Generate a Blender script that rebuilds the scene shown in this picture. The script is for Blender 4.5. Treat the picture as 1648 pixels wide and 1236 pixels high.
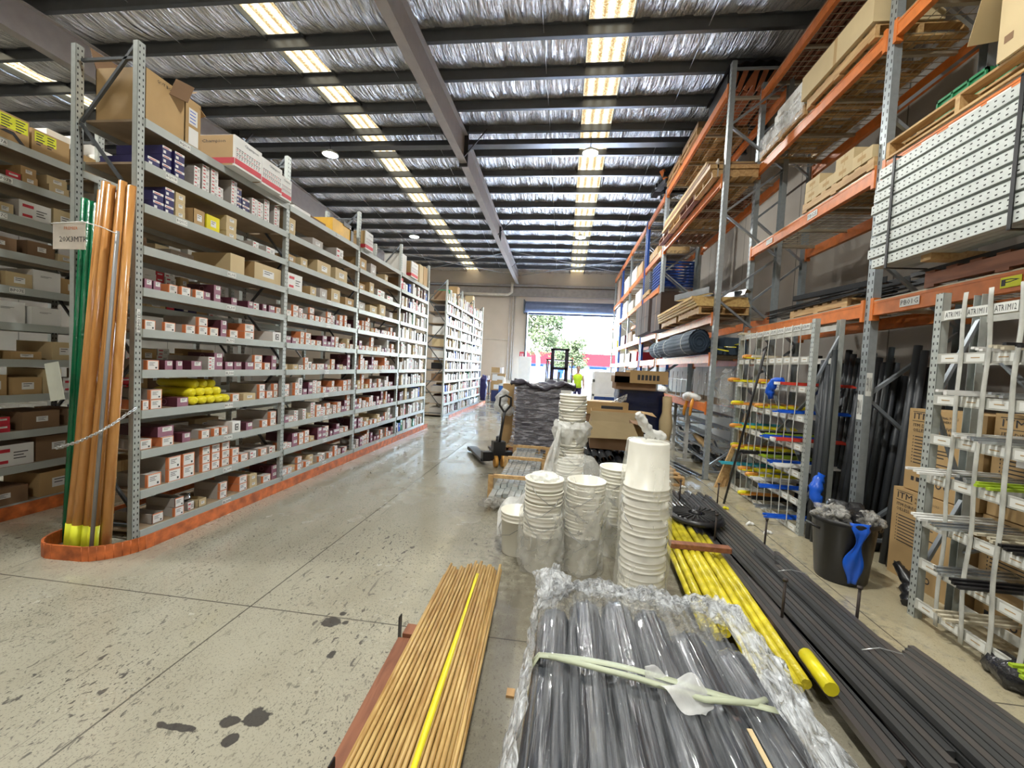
import bpy, math, random
from mathutils import Vector, Matrix
PI = math.pi
sc = bpy.context.scene
C = sc.collection
for o in list(bpy.data.objects): bpy.data.objects.remove(o)
rnd = random.Random(7)

# ------------------------------------------------------------------ camera
f_px, yaw, pitch, roll = 675.0, -.1196, -.0417, .0507
cy, sy, cp, sp = math.cos(yaw), math.sin(yaw), math.cos(pitch), math.sin(pitch)
Fv = Vector((sy*cp, cy*cp, sp)); Rv = Vector((cy, -sy, 0)); Uv = Rv.cross(Fv)
cr, sr = math.cos(roll), math.sin(roll)
R2 = Rv*cr + Uv*sr; U2 = Uv*cr - Rv*sr
cam = bpy.data.cameras.new('camera'); co = bpy.data.objects.new('camera', cam); C.objects.link(co)
cam.sensor_width = 36; cam.lens = f_px/1648*36; cam.clip_start = .05; cam.clip_end = 400
M = Matrix((R2, U2, -Fv)).transposed().to_4x4(); M.translation = Vector((0, 0, 1.62))
co.matrix_world = M
sc.camera = co

# ------------------------------------------------------------------ world, sun, exposure
w = bpy.data.worlds.new('sky'); sc.world = w; w.use_nodes = True
nt = w.node_tree; nt.nodes.clear()
sky = nt.nodes.new('ShaderNodeTexSky'); sky.sky_type = 'NISHITA'; sky.sun_disc = False
sky.sun_elevation = math.radians(52); sky.sun_rotation = math.radians(200); sky.air_density = 1.2; sky.dust_density = 3
bg = nt.nodes.new('ShaderNodeBackground'); bg.inputs['Strength'].default_value = 8.0
wo = nt.nodes.new('ShaderNodeOutputWorld')
nt.links.new(sky.outputs[0], bg.inputs[0]); nt.links.new(bg.outputs[0], wo.inputs[0])
sun = bpy.data.lights.new('sun', 'SUN'); sun.energy = 14; sun.angle = .01; sun.color = (1, .96, .9)
so = bpy.data.objects.new('sun', sun); C.objects.link(so)
so.rotation_euler = (math.radians(-48), math.radians(16), 0)   # shines down and away from the camera side, onto the yard
so.rotation_euler = Vector((.25, .85, -1.15)).to_track_quat('-Z', 'Y').to_euler()
sc.view_settings.view_transform = 'Standard'; sc.view_settings.look = 'None'
sc.view_settings.gamma = 1; sc.view_settings.use_curve_mapping = False
sc.view_settings.exposure = 0.72
SKY_EMIT = 1.5      # daylight coming through the fibreglass roof sheets
LED_EMIT = 60.0
LED_WATT = 155.0

# ------------------------------------------------------------------ helpers
class MB:
    """collects shapes into one mesh"""
    def __init__(s): s.v = []; s.f = []; s.m = []; s.sm = []
    def add(s, vs, fs, m=0, smooth=False):
        n = len(s.v); s.v += [tuple(v) for v in vs]
        for f in fs: s.f.append([n+i for i in f]); s.m.append(m); s.sm.append(smooth)
        return s
    def box(s, x0, x1, y0, y1, z0, z1, m=0):
        return s.add([(x0,y0,z0),(x1,y0,z0),(x1,y1,z0),(x0,y1,z0),(x0,y0,z1),(x1,y0,z1),(x1,y1,z1),(x0,y1,z1)],
              [(0,3,2,1),(4,5,6,7),(0,1,5,4),(1,2,6,5),(2,3,7,6),(3,0,4,7)], m)
    def bar(s, a, b, w, h, m=0, up=(0,0,1)):
        a, b = Vector(a), Vector(b); d = (b-a).normalized(); u = Vector(up)
        if abs(d.dot(u)) > .99: u = Vector((0,1,0))
        r = d.cross(u).normalized(); u = r.cross(d)
        vs = [p + r*i*w/2 + u*j*h/2 for p in (a, b) for i, j in ((-1,-1),(1,-1),(1,1),(-1,1))]
        return s.add(vs, [(0,1,2,3),(7,6,5,4),(0,4,5,1),(1,5,6,2),(2,6,7,3),(3,7,4,0)], m)
    def tube(s, pts, r, n=8, m=0, cap=True):
        pts = [Vector(p) for p in pts]; rs = r if isinstance(r, (list, tuple)) else [r]*len(pts)
        N = len(s.v); u = None
        for i, p in enumerate(pts):
            d = (pts[min(i+1, len(pts)-1)] - pts[max(i-1, 0)]).normalized()
            if u is None:
                u = Vector((0,0,1)) if abs(d.z) < .9 else Vector((1,0,0))
            a = d.cross(u).normalized(); u = a.cross(d).normalized()
            for k in range(n):
                t = 2*PI*k/n; s.v.append(tuple(p + (a*math.cos(t) + u*math.sin(t))*rs[i]))
        for i in range(len(pts)-1):
            for k in range(n):
                q = (k+1) % n
                s.f.append([N+i*n+k, N+i*n+q, N+(i+1)*n+q, N+(i+1)*n+k]); s.m.append(m); s.sm.append(True)
        if cap:
            s.f.append([N+k for k in range(n)][::-1]); s.m.append(m); s.sm.append(False)
            s.f.append([N+(len(pts)-1)*n+k for k in range(n)]); s.m.append(m); s.sm.append(False)
        return s
    def lathe(s, prof, n=24, c=(0,0,0), m=0, smooth=True, wob=None):
        N = len(s.v)
        for j, (r, z) in enumerate(prof):
            for k in range(n):
                t = 2*PI*k/n; q = r
                if wob: q = r + wob(t, z, j)
                s.v.append((c[0]+q*math.cos(t), c[1]+q*math.sin(t), c[2]+z))
        for j in range(len(prof)-1):
            for k in range(n):
                q = (k+1) % n
                s.f.append([N+j*n+k, N+j*n+q, N+(j+1)*n+q, N+(j+1)*n+k]); s.m.append(m); s.sm.append(smooth)
        return s
    def grid(s, fn, nu, nv, m=0, smooth=True, closed=False):
        N = len(s.v)
        for j in range(nv+1):
            for i in range(nu+1): s.v.append(tuple(fn(i/nu, j/nv)))
        W = nu+1
        for j in range(nv):
            for i in range(nu):
                s.f.append([N+j*W+i, N+j*W+i+1, N+(j+1)*W+i+1, N+(j+1)*W+i]); s.m.append(m); s.sm.append(smooth)
        return s
    def quad(s, o, r, u, w, h, m=0):
        o, r, u = Vector(o), Vector(r), Vector(u)
        return s.add([o, o+r*w, o+r*w+u*h, o+u*h], [(0,1,2,3)], m)
    def mesh(s, name, mats):
        me = bpy.data.meshes.new(name); me.from_pydata(s.v, [], s.f)
        for x in (mats if isinstance(mats, (list, tuple)) else [mats]): me.materials.append(x)
        me.polygons.foreach_set('material_index', s.m); me.polygons.foreach_set('use_smooth', s.sm)
        me.update(); return me
def place(name, me, parent=None, loc=(0,0,0), rz=0):
    o = bpy.data.objects.new(name, me); C.objects.link(o); o.location = loc; o.rotation_euler = (0,0,rz)
    if parent: o.parent = parent
    return o
def obj(name, mb, mats, parent=None, loc=(0,0,0), rz=0): return place(name, mb.mesh(name, mats), parent, loc, rz)
def tag(o, label=None, cat=None, group=None, kind=None):
    if label: o['label'] = label
    if cat: o['category'] = cat
    if group: o['group'] = group
    if kind: o['kind'] = kind
    return o
def thing(name, label, cat, loc=(0,0,0), rz=0, group=None):
    o = bpy.data.objects.new(name, None); o.empty_display_size = .1; C.objects.link(o)
    o.location = loc; o.rotation_euler = (0,0,rz); return tag(o, label, cat, group)
def struct(name, mb, mats, label=None):
    o = obj(name, mb, mats); o['kind'] = 'structure'
    if label: o['label'] = label
    return o
def dup(root, loc=None, rot=None, label=None, group=None):
    r = root.copy(); C.objects.link(r)
    if loc is not None: r.location = loc
    if rot is not None: r.rotation_euler = rot
    if label: r['label'] = label
    if group: r['group'] = group
    for ch in list(root.children):
        c = ch.copy(); C.objects.link(c); c.parent = r
        for g in list(ch.children):
            d = g.copy(); C.objects.link(d); d.parent = c
    return r
ORD = ['first','second','third','fourth','fifth','sixth','seventh','eighth','ninth','tenth','eleventh','twelfth','thirteenth','fourteenth','fifteenth','sixteenth','seventeenth','eighteenth','nineteenth','twentieth']

# ------------------------------------------------------------------ materials
def mat(name, col, rough=.5, metal=0, var=.12, scale=6, bump=0, bscale=40, trans=0, alpha=1, emit=0, spec=.5, stretch=(1,1,1), coat=0):
    m = bpy.data.materials.new(name); m.use_nodes = True; n = m.node_tree.nodes; l = m.node_tree.links
    b = n['Principled BSDF']; b.inputs['Roughness'].default_value = rough; b.inputs['Metallic'].default_value = metal
    b.inputs['Specular IOR Level'].default_value = spec; b.inputs['Coat Weight'].default_value = coat
    b.inputs['Transmission Weight'].default_value = trans; b.inputs['Alpha'].default_value = alpha
    tc = n.new('ShaderNodeTexCoord'); mp = n.new('ShaderNodeMapping'); mp.inputs['Scale'].default_value = stretch
    l.new(tc.outputs['Object'], mp.inputs[0])
    nz = n.new('ShaderNodeTexNoise'); nz.inputs['Scale'].default_value = scale; nz.inputs['Detail'].default_value = 4
    l.new(mp.outputs[0], nz.inputs[0])
    rp = n.new('ShaderNodeValToRGB'); rp.color_ramp.elements[0].position = .3; rp.color_ramp.elements[1].position = .7
    rp.color_ramp.elements[0].color = (*[c*(1-var) for c in col], 1); rp.color_ramp.elements[1].color = (*[min(1, c*(1+var)) for c in col], 1)
    l.new(nz.outputs[0], rp.inputs[0]); l.new(rp.outputs[0], b.inputs['Base Color'])
    if bump:
        n2 = n.new('ShaderNodeTexNoise'); n2.inputs['Scale'].default_value = bscale; n2.inputs['Detail'].default_value = 3
        l.new(mp.outputs[0], n2.inputs[0])
        bp = n.new('ShaderNodeBump'); bp.inputs['Strength'].default_value = bump; bp.inputs['Distance'].default_value = .02
        l.new(n2.outputs[0], bp.inputs['Height']); l.new(bp.outputs[0], b.inputs['Normal'])
    if emit: l.new(rp.outputs[0], b.inputs['Emission Color']); b.inputs['Emission Strength'].default_value = emit
    return m
def mth(n, l, op, a, b=None):
    x = n.new('ShaderNodeMath'); x.operation = op
    for i, q in enumerate((a, b)):
        if q is None: continue
        if isinstance(q, (int, float)): x.inputs[i].default_value = q
        else: l.new(q, x.inputs[i])
    return x.outputs[0]
def perforated(name, col, pitch_, half, colw, cols, axis='Y', rough=.45, metal=.3):
    """painted section with two rows of slots, pattern fixed to the object"""
    m = mat(name, col, rough, metal, .08, 20); n = m.node_tree.nodes; l = m.node_tree.links
    tc = n.new('ShaderNodeTexCoord'); sx = n.new('ShaderNodeSeparateXYZ'); l.new(tc.outputs['Object'], sx.inputs[0])
    run = sx.outputs['Z'] if axis != 'run' else sx.outputs['Y']
    across = sx.outputs['Y'] if axis == 'Y' else (sx.outputs['Z'] if axis == 'run' else sx.outputs['X'])
    z = mth(n, l, 'ABSOLUTE', mth(n, l, 'SUBTRACT', mth(n, l, 'FLOORED_MODULO', run, pitch_), pitch_/2))
    a = mth(n, l, 'LESS_THAN', z, half)
    y = mth(n, l, 'ABSOLUTE', mth(n, l, 'SUBTRACT', mth(n, l, 'ABSOLUTE', across), cols))
    h = mth(n, l, 'MULTIPLY', a, mth(n, l, 'LESS_THAN', y, colw))
    b = n['Principled BSDF']; src = b.inputs['Base Color'].links[0].from_socket
    mx = n.new('ShaderNodeMixRGB'); l.new(h, mx.inputs[0]); l.new(src, mx.inputs[1]); mx.inputs[2].default_value = (.015,.015,.015,1)
    l.new(mx.outputs[0], b.inputs['Base Color'])
    return m
def wood(name, a, b_, rough=.6, sc_=(3, .35, 3), ring=9):
    m = mat(name, a, rough, 0, .1); n = m.node_tree.nodes; l = m.node_tree.links; b = n['Principled BSDF']
    tc = n.new('ShaderNodeTexCoord'); mp = n.new('ShaderNodeMapping'); mp.inputs['Scale'].default_value = sc_
    l.new(tc.outputs['Object'], mp.inputs[0])
    oi = n.new('ShaderNodeObjectInfo'); ad = n.new('ShaderNodeVectorMath'); l.new(mp.outputs[0], ad.inputs[0])
    mu = n.new('ShaderNodeVectorMath'); mu.operation = 'SCALE'; l.new(oi.outputs['Random'], mu.inputs['Scale']); mu.inputs[0].default_value = (37, 11, 5)
    l.new(mu.outputs[0], ad.inputs[1])
    nz = n.new('ShaderNodeTexNoise'); nz.inputs['Scale'].default_value = ring; nz.inputs['Detail'].default_value = 5; nz.inputs['Distortion'].default_value = .6
    l.new(ad.outputs[0], nz.inputs[0])
    rp = n.new('ShaderNodeValToRGB'); rp.color_ramp.elements[0].position = .35; rp.color_ramp.elements[1].position = .62
    rp.color_ramp.elements[0].color = (*b_, 1); rp.color_ramp.elements[1].color = (*a, 1)
    l.new(nz.outputs[0], rp.inputs[0]); l.new(rp.outputs[0], b.inputs['Base Color'])
    return m
def film(name, col, vis, rough=.15, bump=.6, bscale=14, stretch=(1,1,1), hot=.55):
    """thin clear plastic: mostly see-through, catches light along its creases"""
    m = bpy.data.materials.new(name); m.use_nodes = True; n = m.node_tree.nodes; l = m.node_tree.links; n.clear()
    out = n.new('ShaderNodeOutputMaterial'); mix = n.new('ShaderNodeMixShader'); tr = n.new('ShaderNodeBsdfTransparent')
    b = n.new('ShaderNodeBsdfPrincipled'); b.inputs['Base Color'].default_value = (*col, 1); b.inputs['Roughness'].default_value = rough
    tc = n.new('ShaderNodeTexCoord'); mp = n.new('ShaderNodeMapping'); mp.inputs['Scale'].default_value = stretch; l.new(tc.outputs['Object'], mp.inputs[0])
    nz = n.new('ShaderNodeTexNoise'); nz.inputs['Scale'].default_value = bscale; nz.inputs['Detail'].default_value = 6; nz.inputs['Distortion'].default_value = 1.2
    l.new(mp.outputs[0], nz.inputs[0])
    bp = n.new('ShaderNodeBump'); bp.inputs['Strength'].default_value = bump; bp.inputs['Distance'].default_value = .03
    l.new(nz.outputs[0], bp.inputs['Height']); l.new(bp.outputs[0], b.inputs['Normal'])
    rp = n.new('ShaderNodeMapRange'); rp.inputs['From Min'].default_value = .35; rp.inputs['From Max'].default_value = .7
    rp.inputs['To Min'].default_value = max(0, vis-hot/2); rp.inputs['To Max'].default_value = min(1, vis+hot/2)
    l.new(nz.outputs[0], rp.inputs[0]); l.new(rp.outputs[0], mix.inputs[0])
    l.new(tr.outputs[0], mix.inputs[1]); l.new(b.outputs[0], mix.inputs[2]); l.new(mix.outputs[0], out.inputs[0])
    return m
def emitter(name, col, s):
    m = bpy.data.materials.new(name); m.use_nodes = True; b = m.node_tree.nodes['Principled BSDF']
    b.inputs['Base Color'].default_value = (*col, 1); b.inputs['Emission Color'].default_value = (*col, 1); b.inputs['Emission Strength'].default_value = s
    return m

m_shelf = mat('shelf_grey', (.40,.43,.41), .45, .1, .05)
m_board = mat('shelf_board', (.30,.22,.14), .7, 0, .15)
m_perf = perforated('perforated_post', (.42,.45,.43), .05, .009, .0045, .015)
m_galv = perforated('galvanised_upright', (.36,.40,.42), .075, .016, .006, .022, metal=.55)
m_steel = mat('dark_steel', (.10,.11,.12), .45, .5)
m_brace = mat('galvanised_brace', (.30,.33,.36), .4, .6)
m_orange = mat('orange_beam', (.62,.17,.03), .42, 0, .14, 12)
m_kerb = mat('orange_kerb', (.50,.125,.03), .55, 0, .45, 11)
m_blue = mat('blue_upright', (.02,.07,.33), .4, .1)
m_ply = mat('label_white', (.72,.73,.70), .6, 0, .03)
m_ink = mat('ink_black', (.03,.03,.035), .6)
m_kraft = mat('kraft_card', (.44,.29,.13), .75, 0, .10, 3)
m_kraftd = mat('dark_kraft_card', (.22,.13,.07), .8, 0, .12, 3)
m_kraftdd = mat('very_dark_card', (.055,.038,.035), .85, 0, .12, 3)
m_kraftl = mat('pale_kraft_card', (.56,.44,.25), .75, 0, .07, 3)
m_white = mat('white_card', (.74,.74,.72), .6, 0, .04)
m_grey = mat('grey_card', (.43,.40,.37), .7, 0, .08)
m_ocard = mat('orange_card', (.70,.23,.09), .65, 0, .08)
m_maroon = mat('maroon_card', (.09,.02,.035), .5, 0, .1)
m_mauve = mat('mauve_card', (.30,.13,.19), .55, 0, .1)
m_navy = mat('navy_card', (.025,.02,.11), .5)
m_red = mat('red_print', (.55,.03,.05), .55)
m_green = mat('green_plastic', (.02,.20,.08), .35)
m_yellow = mat('yellow_film', (.75,.66,.02), .3, 0, .1)
m_yel = mat('yellow_print', (.72,.75,.03), .6)
m_black = mat('black_plastic', (.012,.012,.014), .35)
m_rubber = mat('black_rubber', (.02,.02,.02), .7)
m_pvc = mat('dark_grey_pvc', (.038,.042,.048), .5)
m_alu = mat('aluminium', (.62,.66,.70), .25, .9)
m_bluep = mat('blue_plastic', (.01,.10,.60), .3)
m_wood = wood('pine_timber', (.55,.36,.16), (.40,.23,.09))
m_woodr = wood('red_timber', (.26,.10,.05), (.17,.06,.03))
m_cream = mat('cream_plaster', (.55,.47,.38), .8, 0, .04, 2)

# ------------------------------------------------------------------ lettering
_tc = {}
def letters(mb, s, o, r, u, h, m, nrm, width=None):
    """flat printed words added to a mesh"""
    if s not in _tc:
        cu = bpy.data.curves.new('t', 'FONT'); cu.body = s; cu.size = 1; cu.resolution_u = 1
        ob = bpy.data.objects.new('t', cu); C.objects.link(ob)
        dg = bpy.context.evaluated_depsgraph_get(); me = ob.evaluated_get(dg).to_mesh()
        vs = [v.co.copy() for v in me.vertices]; fs = [tuple(p.vertices) for p in me.polygons]
        ob.evaluated_get(dg).to_mesh_clear(); bpy.data.objects.remove(ob); bpy.data.curves.remove(cu)
        xs = [v.x for v in vs]; ys = [v.y for v in vs]; x0, x1, y0 = min(xs), max(xs), min(ys)
        _tc[s] = ([Vector((v.x-x0, v.y-y0, 0)) for v in vs], fs, x1-x0, max(ys)-y0)
    vs, fs, W, H = _tc[s]; k = h/H; kx = k if width is None else width/W
    o, r, u, nrm = Vector(o), Vector(r), Vector(u), Vector(nrm)
    mb.add([o + r*v.x*kx + u*v.y*k + nrm*.0012 for v in vs], fs, m)
YP, YN, XP, XN, ZP = (0,1,0), (0,-1,0), (1,0,0), (-1,0,0), (0,0,1)
def plate(name, s, parent, loc, facing, w, h, mats=None, th=.002, frac=.6):
    r = {'+X': YP, '-X': YN, '-Y': XP}[facing]; nn = {'+X': XP, '-X': XN, '-Y': YN}[facing]
    mb = MB(); o = Vector(loc); rv, nv = Vector(r), Vector(nn)
    a = o - rv*w/2 - Vector((0,0,h/2)); b = o + rv*w/2 + Vector((0,0,h/2)) + nv*th
    mb.box(min(a.x,b.x), max(a.x,b.x), min(a.y,b.y), max(a.y,b.y), a.z, b.z, 0)
    if s:
        letters(mb, s, o - rv*w*.44 - Vector((0,0,h*frac/2)) + nv*th, r, ZP, h*frac, 1, nn, width=w*.88)
    return obj(name, mb, mats or [m_ply, m_ink], parent)

# ================================================================== THE BUILDING
YR, ZRIDGE, SL = 9.85, 7.2, .05      # ridge line, height of roof lining, slope
def zr(y): return ZRIDGE - SL*abs(y-YR)
XL, XR, YB, YF = -16.0, 4.06, -8.0, 22.0
# floor
def floor_mat():
    m = mat('polished_concrete', (.33,.31,.24), .3, 0, .08, .5, coat=.3); n = m.node_tree.nodes; l = m.node_tree.links; b = n['Principled BSDF']
    tc = n.new('ShaderNodeTexCoord'); sx = n.new('ShaderNodeSeparateXYZ'); l.new(tc.outputs['Object'], sx.inputs[0])
    X, Y = sx.outputs['X'], sx.outputs['Y']
    def noise(scale, detail, stretch=(1,1,1), rot=0, dist=0):
        mp = n.new('ShaderNodeMapping'); mp.inputs['Scale'].default_value = stretch; mp.inputs['Rotation'].default_value = (0,0,rot)
        l.new(tc.outputs['Object'], mp.inputs[0]); z = n.new('ShaderNodeTexNoise'); z.inputs['Scale'].default_value = scale
        z.inputs['Detail'].default_value = detail; z.inputs['Distortion'].default_value = dist; l.new(mp.outputs[0], z.inputs[0]); return z.outputs[0]
    def rng(v, a, b_, c=0, d=1):
        r = n.new('ShaderNodeMapRange'); l.new(v, r.inputs[0]); r.inputs[1].default_value = a; r.inputs[2].default_value = b_
        r.inputs[3].default_value = c; r.inputs[4].default_value = d; return r.outputs[0]
    src = b.inputs['Base Color'].links[0].from_socket
    def mixc(base, fac, col):
        mx = n.new('ShaderNodeMixRGB'); l.new(fac, mx.inputs[0]); l.new(base, mx.inputs[1]); mx.inputs[2].default_value = (*col, 1); return mx.outputs[0]
    c = mixc(src, rng(noise(.9, 5, (1,.5,1), .2), .30, .90, 0, .5), (.42,.41,.34))
    c = mixc(c, rng(noise(2.6, 9, (1,.6,1), .2), .40, .95, 0, .55), (.20,.175,.12))
    # tyre marks and dragged scratches run along the aisle, chips everywhere
    zone = rng(noise(1.1, 2), .40, .62, .15, 1)
    speck = mth(n, l, 'MULTIPLY', rng(noise(30, 5, (1,.5,1), .35, .6), .61, .66), zone)
    speck2 = mth(n, l, 'MULTIPLY', rng(noise(70, 4, (1,.6,1), .5), .60, .65), rng(noise(2.0, 2), .35, .6, .1, 1))
    speck3 = mth(n, l, 'MULTIPLY', rng(noise(150, 3, (1,.7,1), -.4), .58, .66), rng(noise(1.5, 3), .3, .6, .3, 1))
    scr = mth(n, l, 'MULTIPLY', rng(noise(3, 3, (9,.5,1), .12, .5), .66, .71), rng(noise(1.7, 1), .45, .6))
    scr2 = mth(n, l, 'MULTIPLY', rng(noise(4, 3, (12,.5,1), -.75, .5), .67, .71), rng(noise(1.3, 1), .45, .6))
    scr3 = mth(n, l, 'MULTIPLY', rng(noise(4, 3, (12,.5,1), -1.15, .4), .68, .72), rng(noise(1.1, 1), .48, .6))
    blot = rng(noise(2.6, 5, dist=.3), .735, .755)
    for k, (v, a) in enumerate(((speck, .9), (speck2, .9), (speck3, .8), (scr, .4), (scr2, .6), (scr3, .55), (blot, .85))):
        c = mixc(c, mth(n, l, 'MULTIPLY', v, a), (.07,.065,.06))
    # oil blots and grime left where goods have stood
    nz_ = mth(n, l, 'MULTIPLY', mth(n, l, 'SUBTRACT', noise(16, 5), .5), 2.2)
    def spot(cx_, cy_, rx, ry, soft, amt, col):
        dx_ = mth(n, l, 'DIVIDE', mth(n, l, 'SUBTRACT', X, cx_), rx); dy_ = mth(n, l, 'DIVIDE', mth(n, l, 'SUBTRACT', Y, cy_), ry)
        d_ = mth(n, l, 'SQRT', mth(n, l, 'ADD', mth(n, l, 'MULTIPLY', dx_, dx_), mth(n, l, 'MULTIPLY', dy_, dy_)))
        return mixc(c, mth(n, l, 'MULTIPLY', rng(mth(n, l, 'ADD', d_, nz_), 1-soft, 1+soft, 1, 0), amt), col)
    for q in ((-1.325,2.37,.055,.05), (-1.30,2.46,.02,.02), (-1.24,2.38,.02,.02), (-1.365,1.63,.045,.03), (-1.262,1.665,.06,.05), (-1.30,1.55,.03,.03), (-1.17,2.1,.02,.03), (-1.56,1.56,.09,.02)):
        c = spot(*q, .08, .92, (.04,.037,.037))
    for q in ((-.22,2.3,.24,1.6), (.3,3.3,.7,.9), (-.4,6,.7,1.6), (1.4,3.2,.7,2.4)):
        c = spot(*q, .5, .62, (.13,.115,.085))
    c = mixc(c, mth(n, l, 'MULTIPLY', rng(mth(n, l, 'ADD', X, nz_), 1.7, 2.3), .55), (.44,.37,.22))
    # saw-cut joints
    def joint(v, at_, w_): return mth(n, l, 'LESS_THAN', mth(n, l, 'ABSOLUTE', mth(n, l, 'SUBTRACT', v, at_)), w_)
    for jv, ja in ((X, -1.905), (Y, 2.415), (Y, 7.6), (Y, 12.8), (Y, 18.0), (X, 2.2), (X, -6.0)):
        c = mixc(c, mth(n, l, 'MULTIPLY', joint(jv, ja, .005), .8), (.05,.045,.04))
    l.new(c, b.inputs['Base Color'])
    rr = rng(noise(1.3, 6), .35, .7, .13, .36); l.new(rr, b.inputs['Roughness'])
    return m
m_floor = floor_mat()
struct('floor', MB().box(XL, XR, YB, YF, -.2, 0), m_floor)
# walls: precast panels
def panel_mat():
    m = mat('precast_concrete', (.29,.265,.235), .85, 0, .12, .8); n = m.node_tree.nodes; l = m.node_tree.links; b = n['Principled BSDF']
    tc = n.new('ShaderNodeTexCoord'); sx = n.new('ShaderNodeSeparateXYZ'); l.new(tc.outputs['Object'], sx.inputs[0])
    z = mth(n, l, 'ABSOLUTE', mth(n, l, 'SUBTRACT', mth(n, l, 'FLOORED_MODULO', sx.outputs['Y'], 2.35), 1.17))
    j = mth(n, l, 'LESS_THAN', z, .012)
    mx = n.new('ShaderNodeMixRGB'); l.new(j, mx.inputs[0]); l.new(b.inputs['Base Color'].links[0].from_socket, mx.inputs[1]); mx.inputs[2].default_value = (.10,.09,.08,1)
    l.new(mx.outputs[0], b.inputs['Base Color']); return m
m_panel = panel_mat()
struct('wall_right', MB().box(XR, XR+.2, YB, YF, -.2, 7.6), m_panel)
struct('wall_left', MB().box(XL-.2, XL, YB, YF, -.2, 7.6), m_panel)
DX0, DX1, DZ = -1.98, 2.65, 4.9
mb = MB().box(XL, DX0, YF, YF+.2, -.2, 7.6).box(DX1, XR+.2, YF, YF+.2, -.2, 7.6).box(DX0, DX1, YF, YF+.2, DZ, 7.6)
struct('wall_far', mb, m_cream)
mb = MB().box(XL, XR+.2, YB-.2, YB, -.2, 7.6)
struct('wall_back', mb, m_cream)
# rolled door: curtain drum, lowered lip and side rails
m_door = mat('slate_blue_door', (.12,.15,.24), .4, .3)
d = MB()
d.lathe([(.29, 0), (.29, DX1-DX0+.25)], 20); d.add([], [])
dd = MB()
for (x, y, z) in d.v: dd.v.append((DX0-.12+z, YF-.36+x, 4.72+y))
dd.f, dd.m, dd.sm = d.f, d.m, d.sm
door = struct('door_1', dd, m_door)
mb = MB()
for k in range(8): mb.tube([(DX0, YF-.12, 4.68-k*.035), (DX1, YF-.12, 4.68-k*.035)], .022, 6)
mb.box(DX0, DX1, YF-.15, YF-.09, 4.36, 4.43)
obj('curtain', mb, m_door, door)
mb = MB()
for x in (DX0-.08, DX1+.02): mb.box(x, x+.07, YF-.2, YF-.01, 0, 4.9)
for x in (DX0-.2, DX1+.1): mb.box(x, x+.05, YF-.7, YF-.01, 4.4, 5.05)
obj('guide_rail', mb, m_steel, door)
# far-wall fittings
mb = MB().box(XL, XR, YF-.16, YF-.02, 5.78, 5.90).box(XL, XR, YF-.13, YF-.02, 5.3, 5.72)
struct('trim_1', mb, mat('duct_grey', (.30,.27,.25), .6))
mb = MB().tube([(-5.9, YF-.3, 5.32), (-3.05, YF-.3, 5.32), (-2.86, YF-.3, 5.45), (-2.86, YF-.3, 5.95)], .07, 10)
struct('trim_2', mb, mat('cream_pipe', (.62,.56,.48), .5))
mb = MB()
for x, r in ((-2.95, .025), (-2.78, .035), (-2.68, .02)): mb.tube([(x, YF-.08, .9), (x, YF-.08, 5.6)], r, 8)
mb.tube([(-2.95, YF-.05, 3.0), (-5.6, YF-.05, 3.05)], .012, 6)
struct('trim_3', mb, mat('conduit', (.55,.50,.45), .5))
t = thing('wall_sign', 'small red and white sign on the wall beside the roller door', 'sign', (-2.2, YF-.02, 2.25))
obj('panel', MB().box(-.12, .12, -.015, 0, -.16, .16), m_red, t)
mb = MB().box(-.06, -.02, -.018, -.015, -.08, .08).box(.03, .07, -.018, -.015, -.08, .08); obj('white_marks', mb, m_white, t)

# ---- roof lining: crinkled foil hanging between the purlins
def foil_mat():
    m = mat('silver_foil', (.90,.90,.92), .17, .8, .12, 2.5, stretch=(5,.6,1)); n = m.node_tree.nodes; l = m.node_tree.links; b = n['Principled BSDF']
    tc = n.new('ShaderNodeTexCoord'); mp = n.new('ShaderNodeMapping'); mp.inputs['Scale'].default_value = (6,.55,1); mp.inputs['Rotation'].default_value = (0,0,.06)
    l.new(tc.outputs['Object'], mp.inputs[0])
    a = n.new('ShaderNodeTexNoise'); a.inputs['Scale'].default_value = 2.4; a.inputs['Detail'].default_value = 7; a.inputs['Distortion'].default_value = .7; l.new(mp.outputs[0], a.inputs[0])
    bp = n.new('ShaderNodeBump'); bp.inputs['Strength'].default_value = 1; bp.inputs['Distance'].default_value = .11
    l.new(a.outputs[0], bp.inputs['Height']); l.new(bp.outputs[0], b.inputs['Normal']); return m
m_foil = foil_mat()
SKYX = [(.08, .78), (-5.36, -4.66), (-11.4, -10.7)]
NP0, NP1 = -16, 12           # purlin numbers either side of the ridge
def roof_strip(xa, xb, nx):
    mb = MB(); ys = []
    for k in range(NP0, NP1+1):
        for s in range(4): ys.append(YR + k + s/4)
    ys = [y for y in ys if YB <= y <= YF] + [YF]
    def fn(u, v):
        x = xa + (xb-xa)*u; i = min(int(v*(len(ys)-1)+.5), len(ys)-1); y = ys[i]; fr = (y-YR) % 1
        rip = .012*math.sin(x*29.1+y*2)+.02*math.sin(x*9.7+math.floor(y-YR)*1.7) if 0 < fr < 1 else 0
        return (x, y, zr(y) - .085*math.sin(PI*fr) + rip)
    return mb.grid(fn, nx, len(ys)-1)
xs = sorted([XL, XR] + [v for p in SKYX for v in p]); full = MB()
for a, b in zip(xs[::2], xs[1::2]):
    s_ = roof_strip(a, b, max(4, int((b-a)*8))); full.add(s_.v, s_.f, 0, True)
full.box(XL, XR+.2, YB, YF, 7.62, 7.7)   # outer sheet
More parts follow.
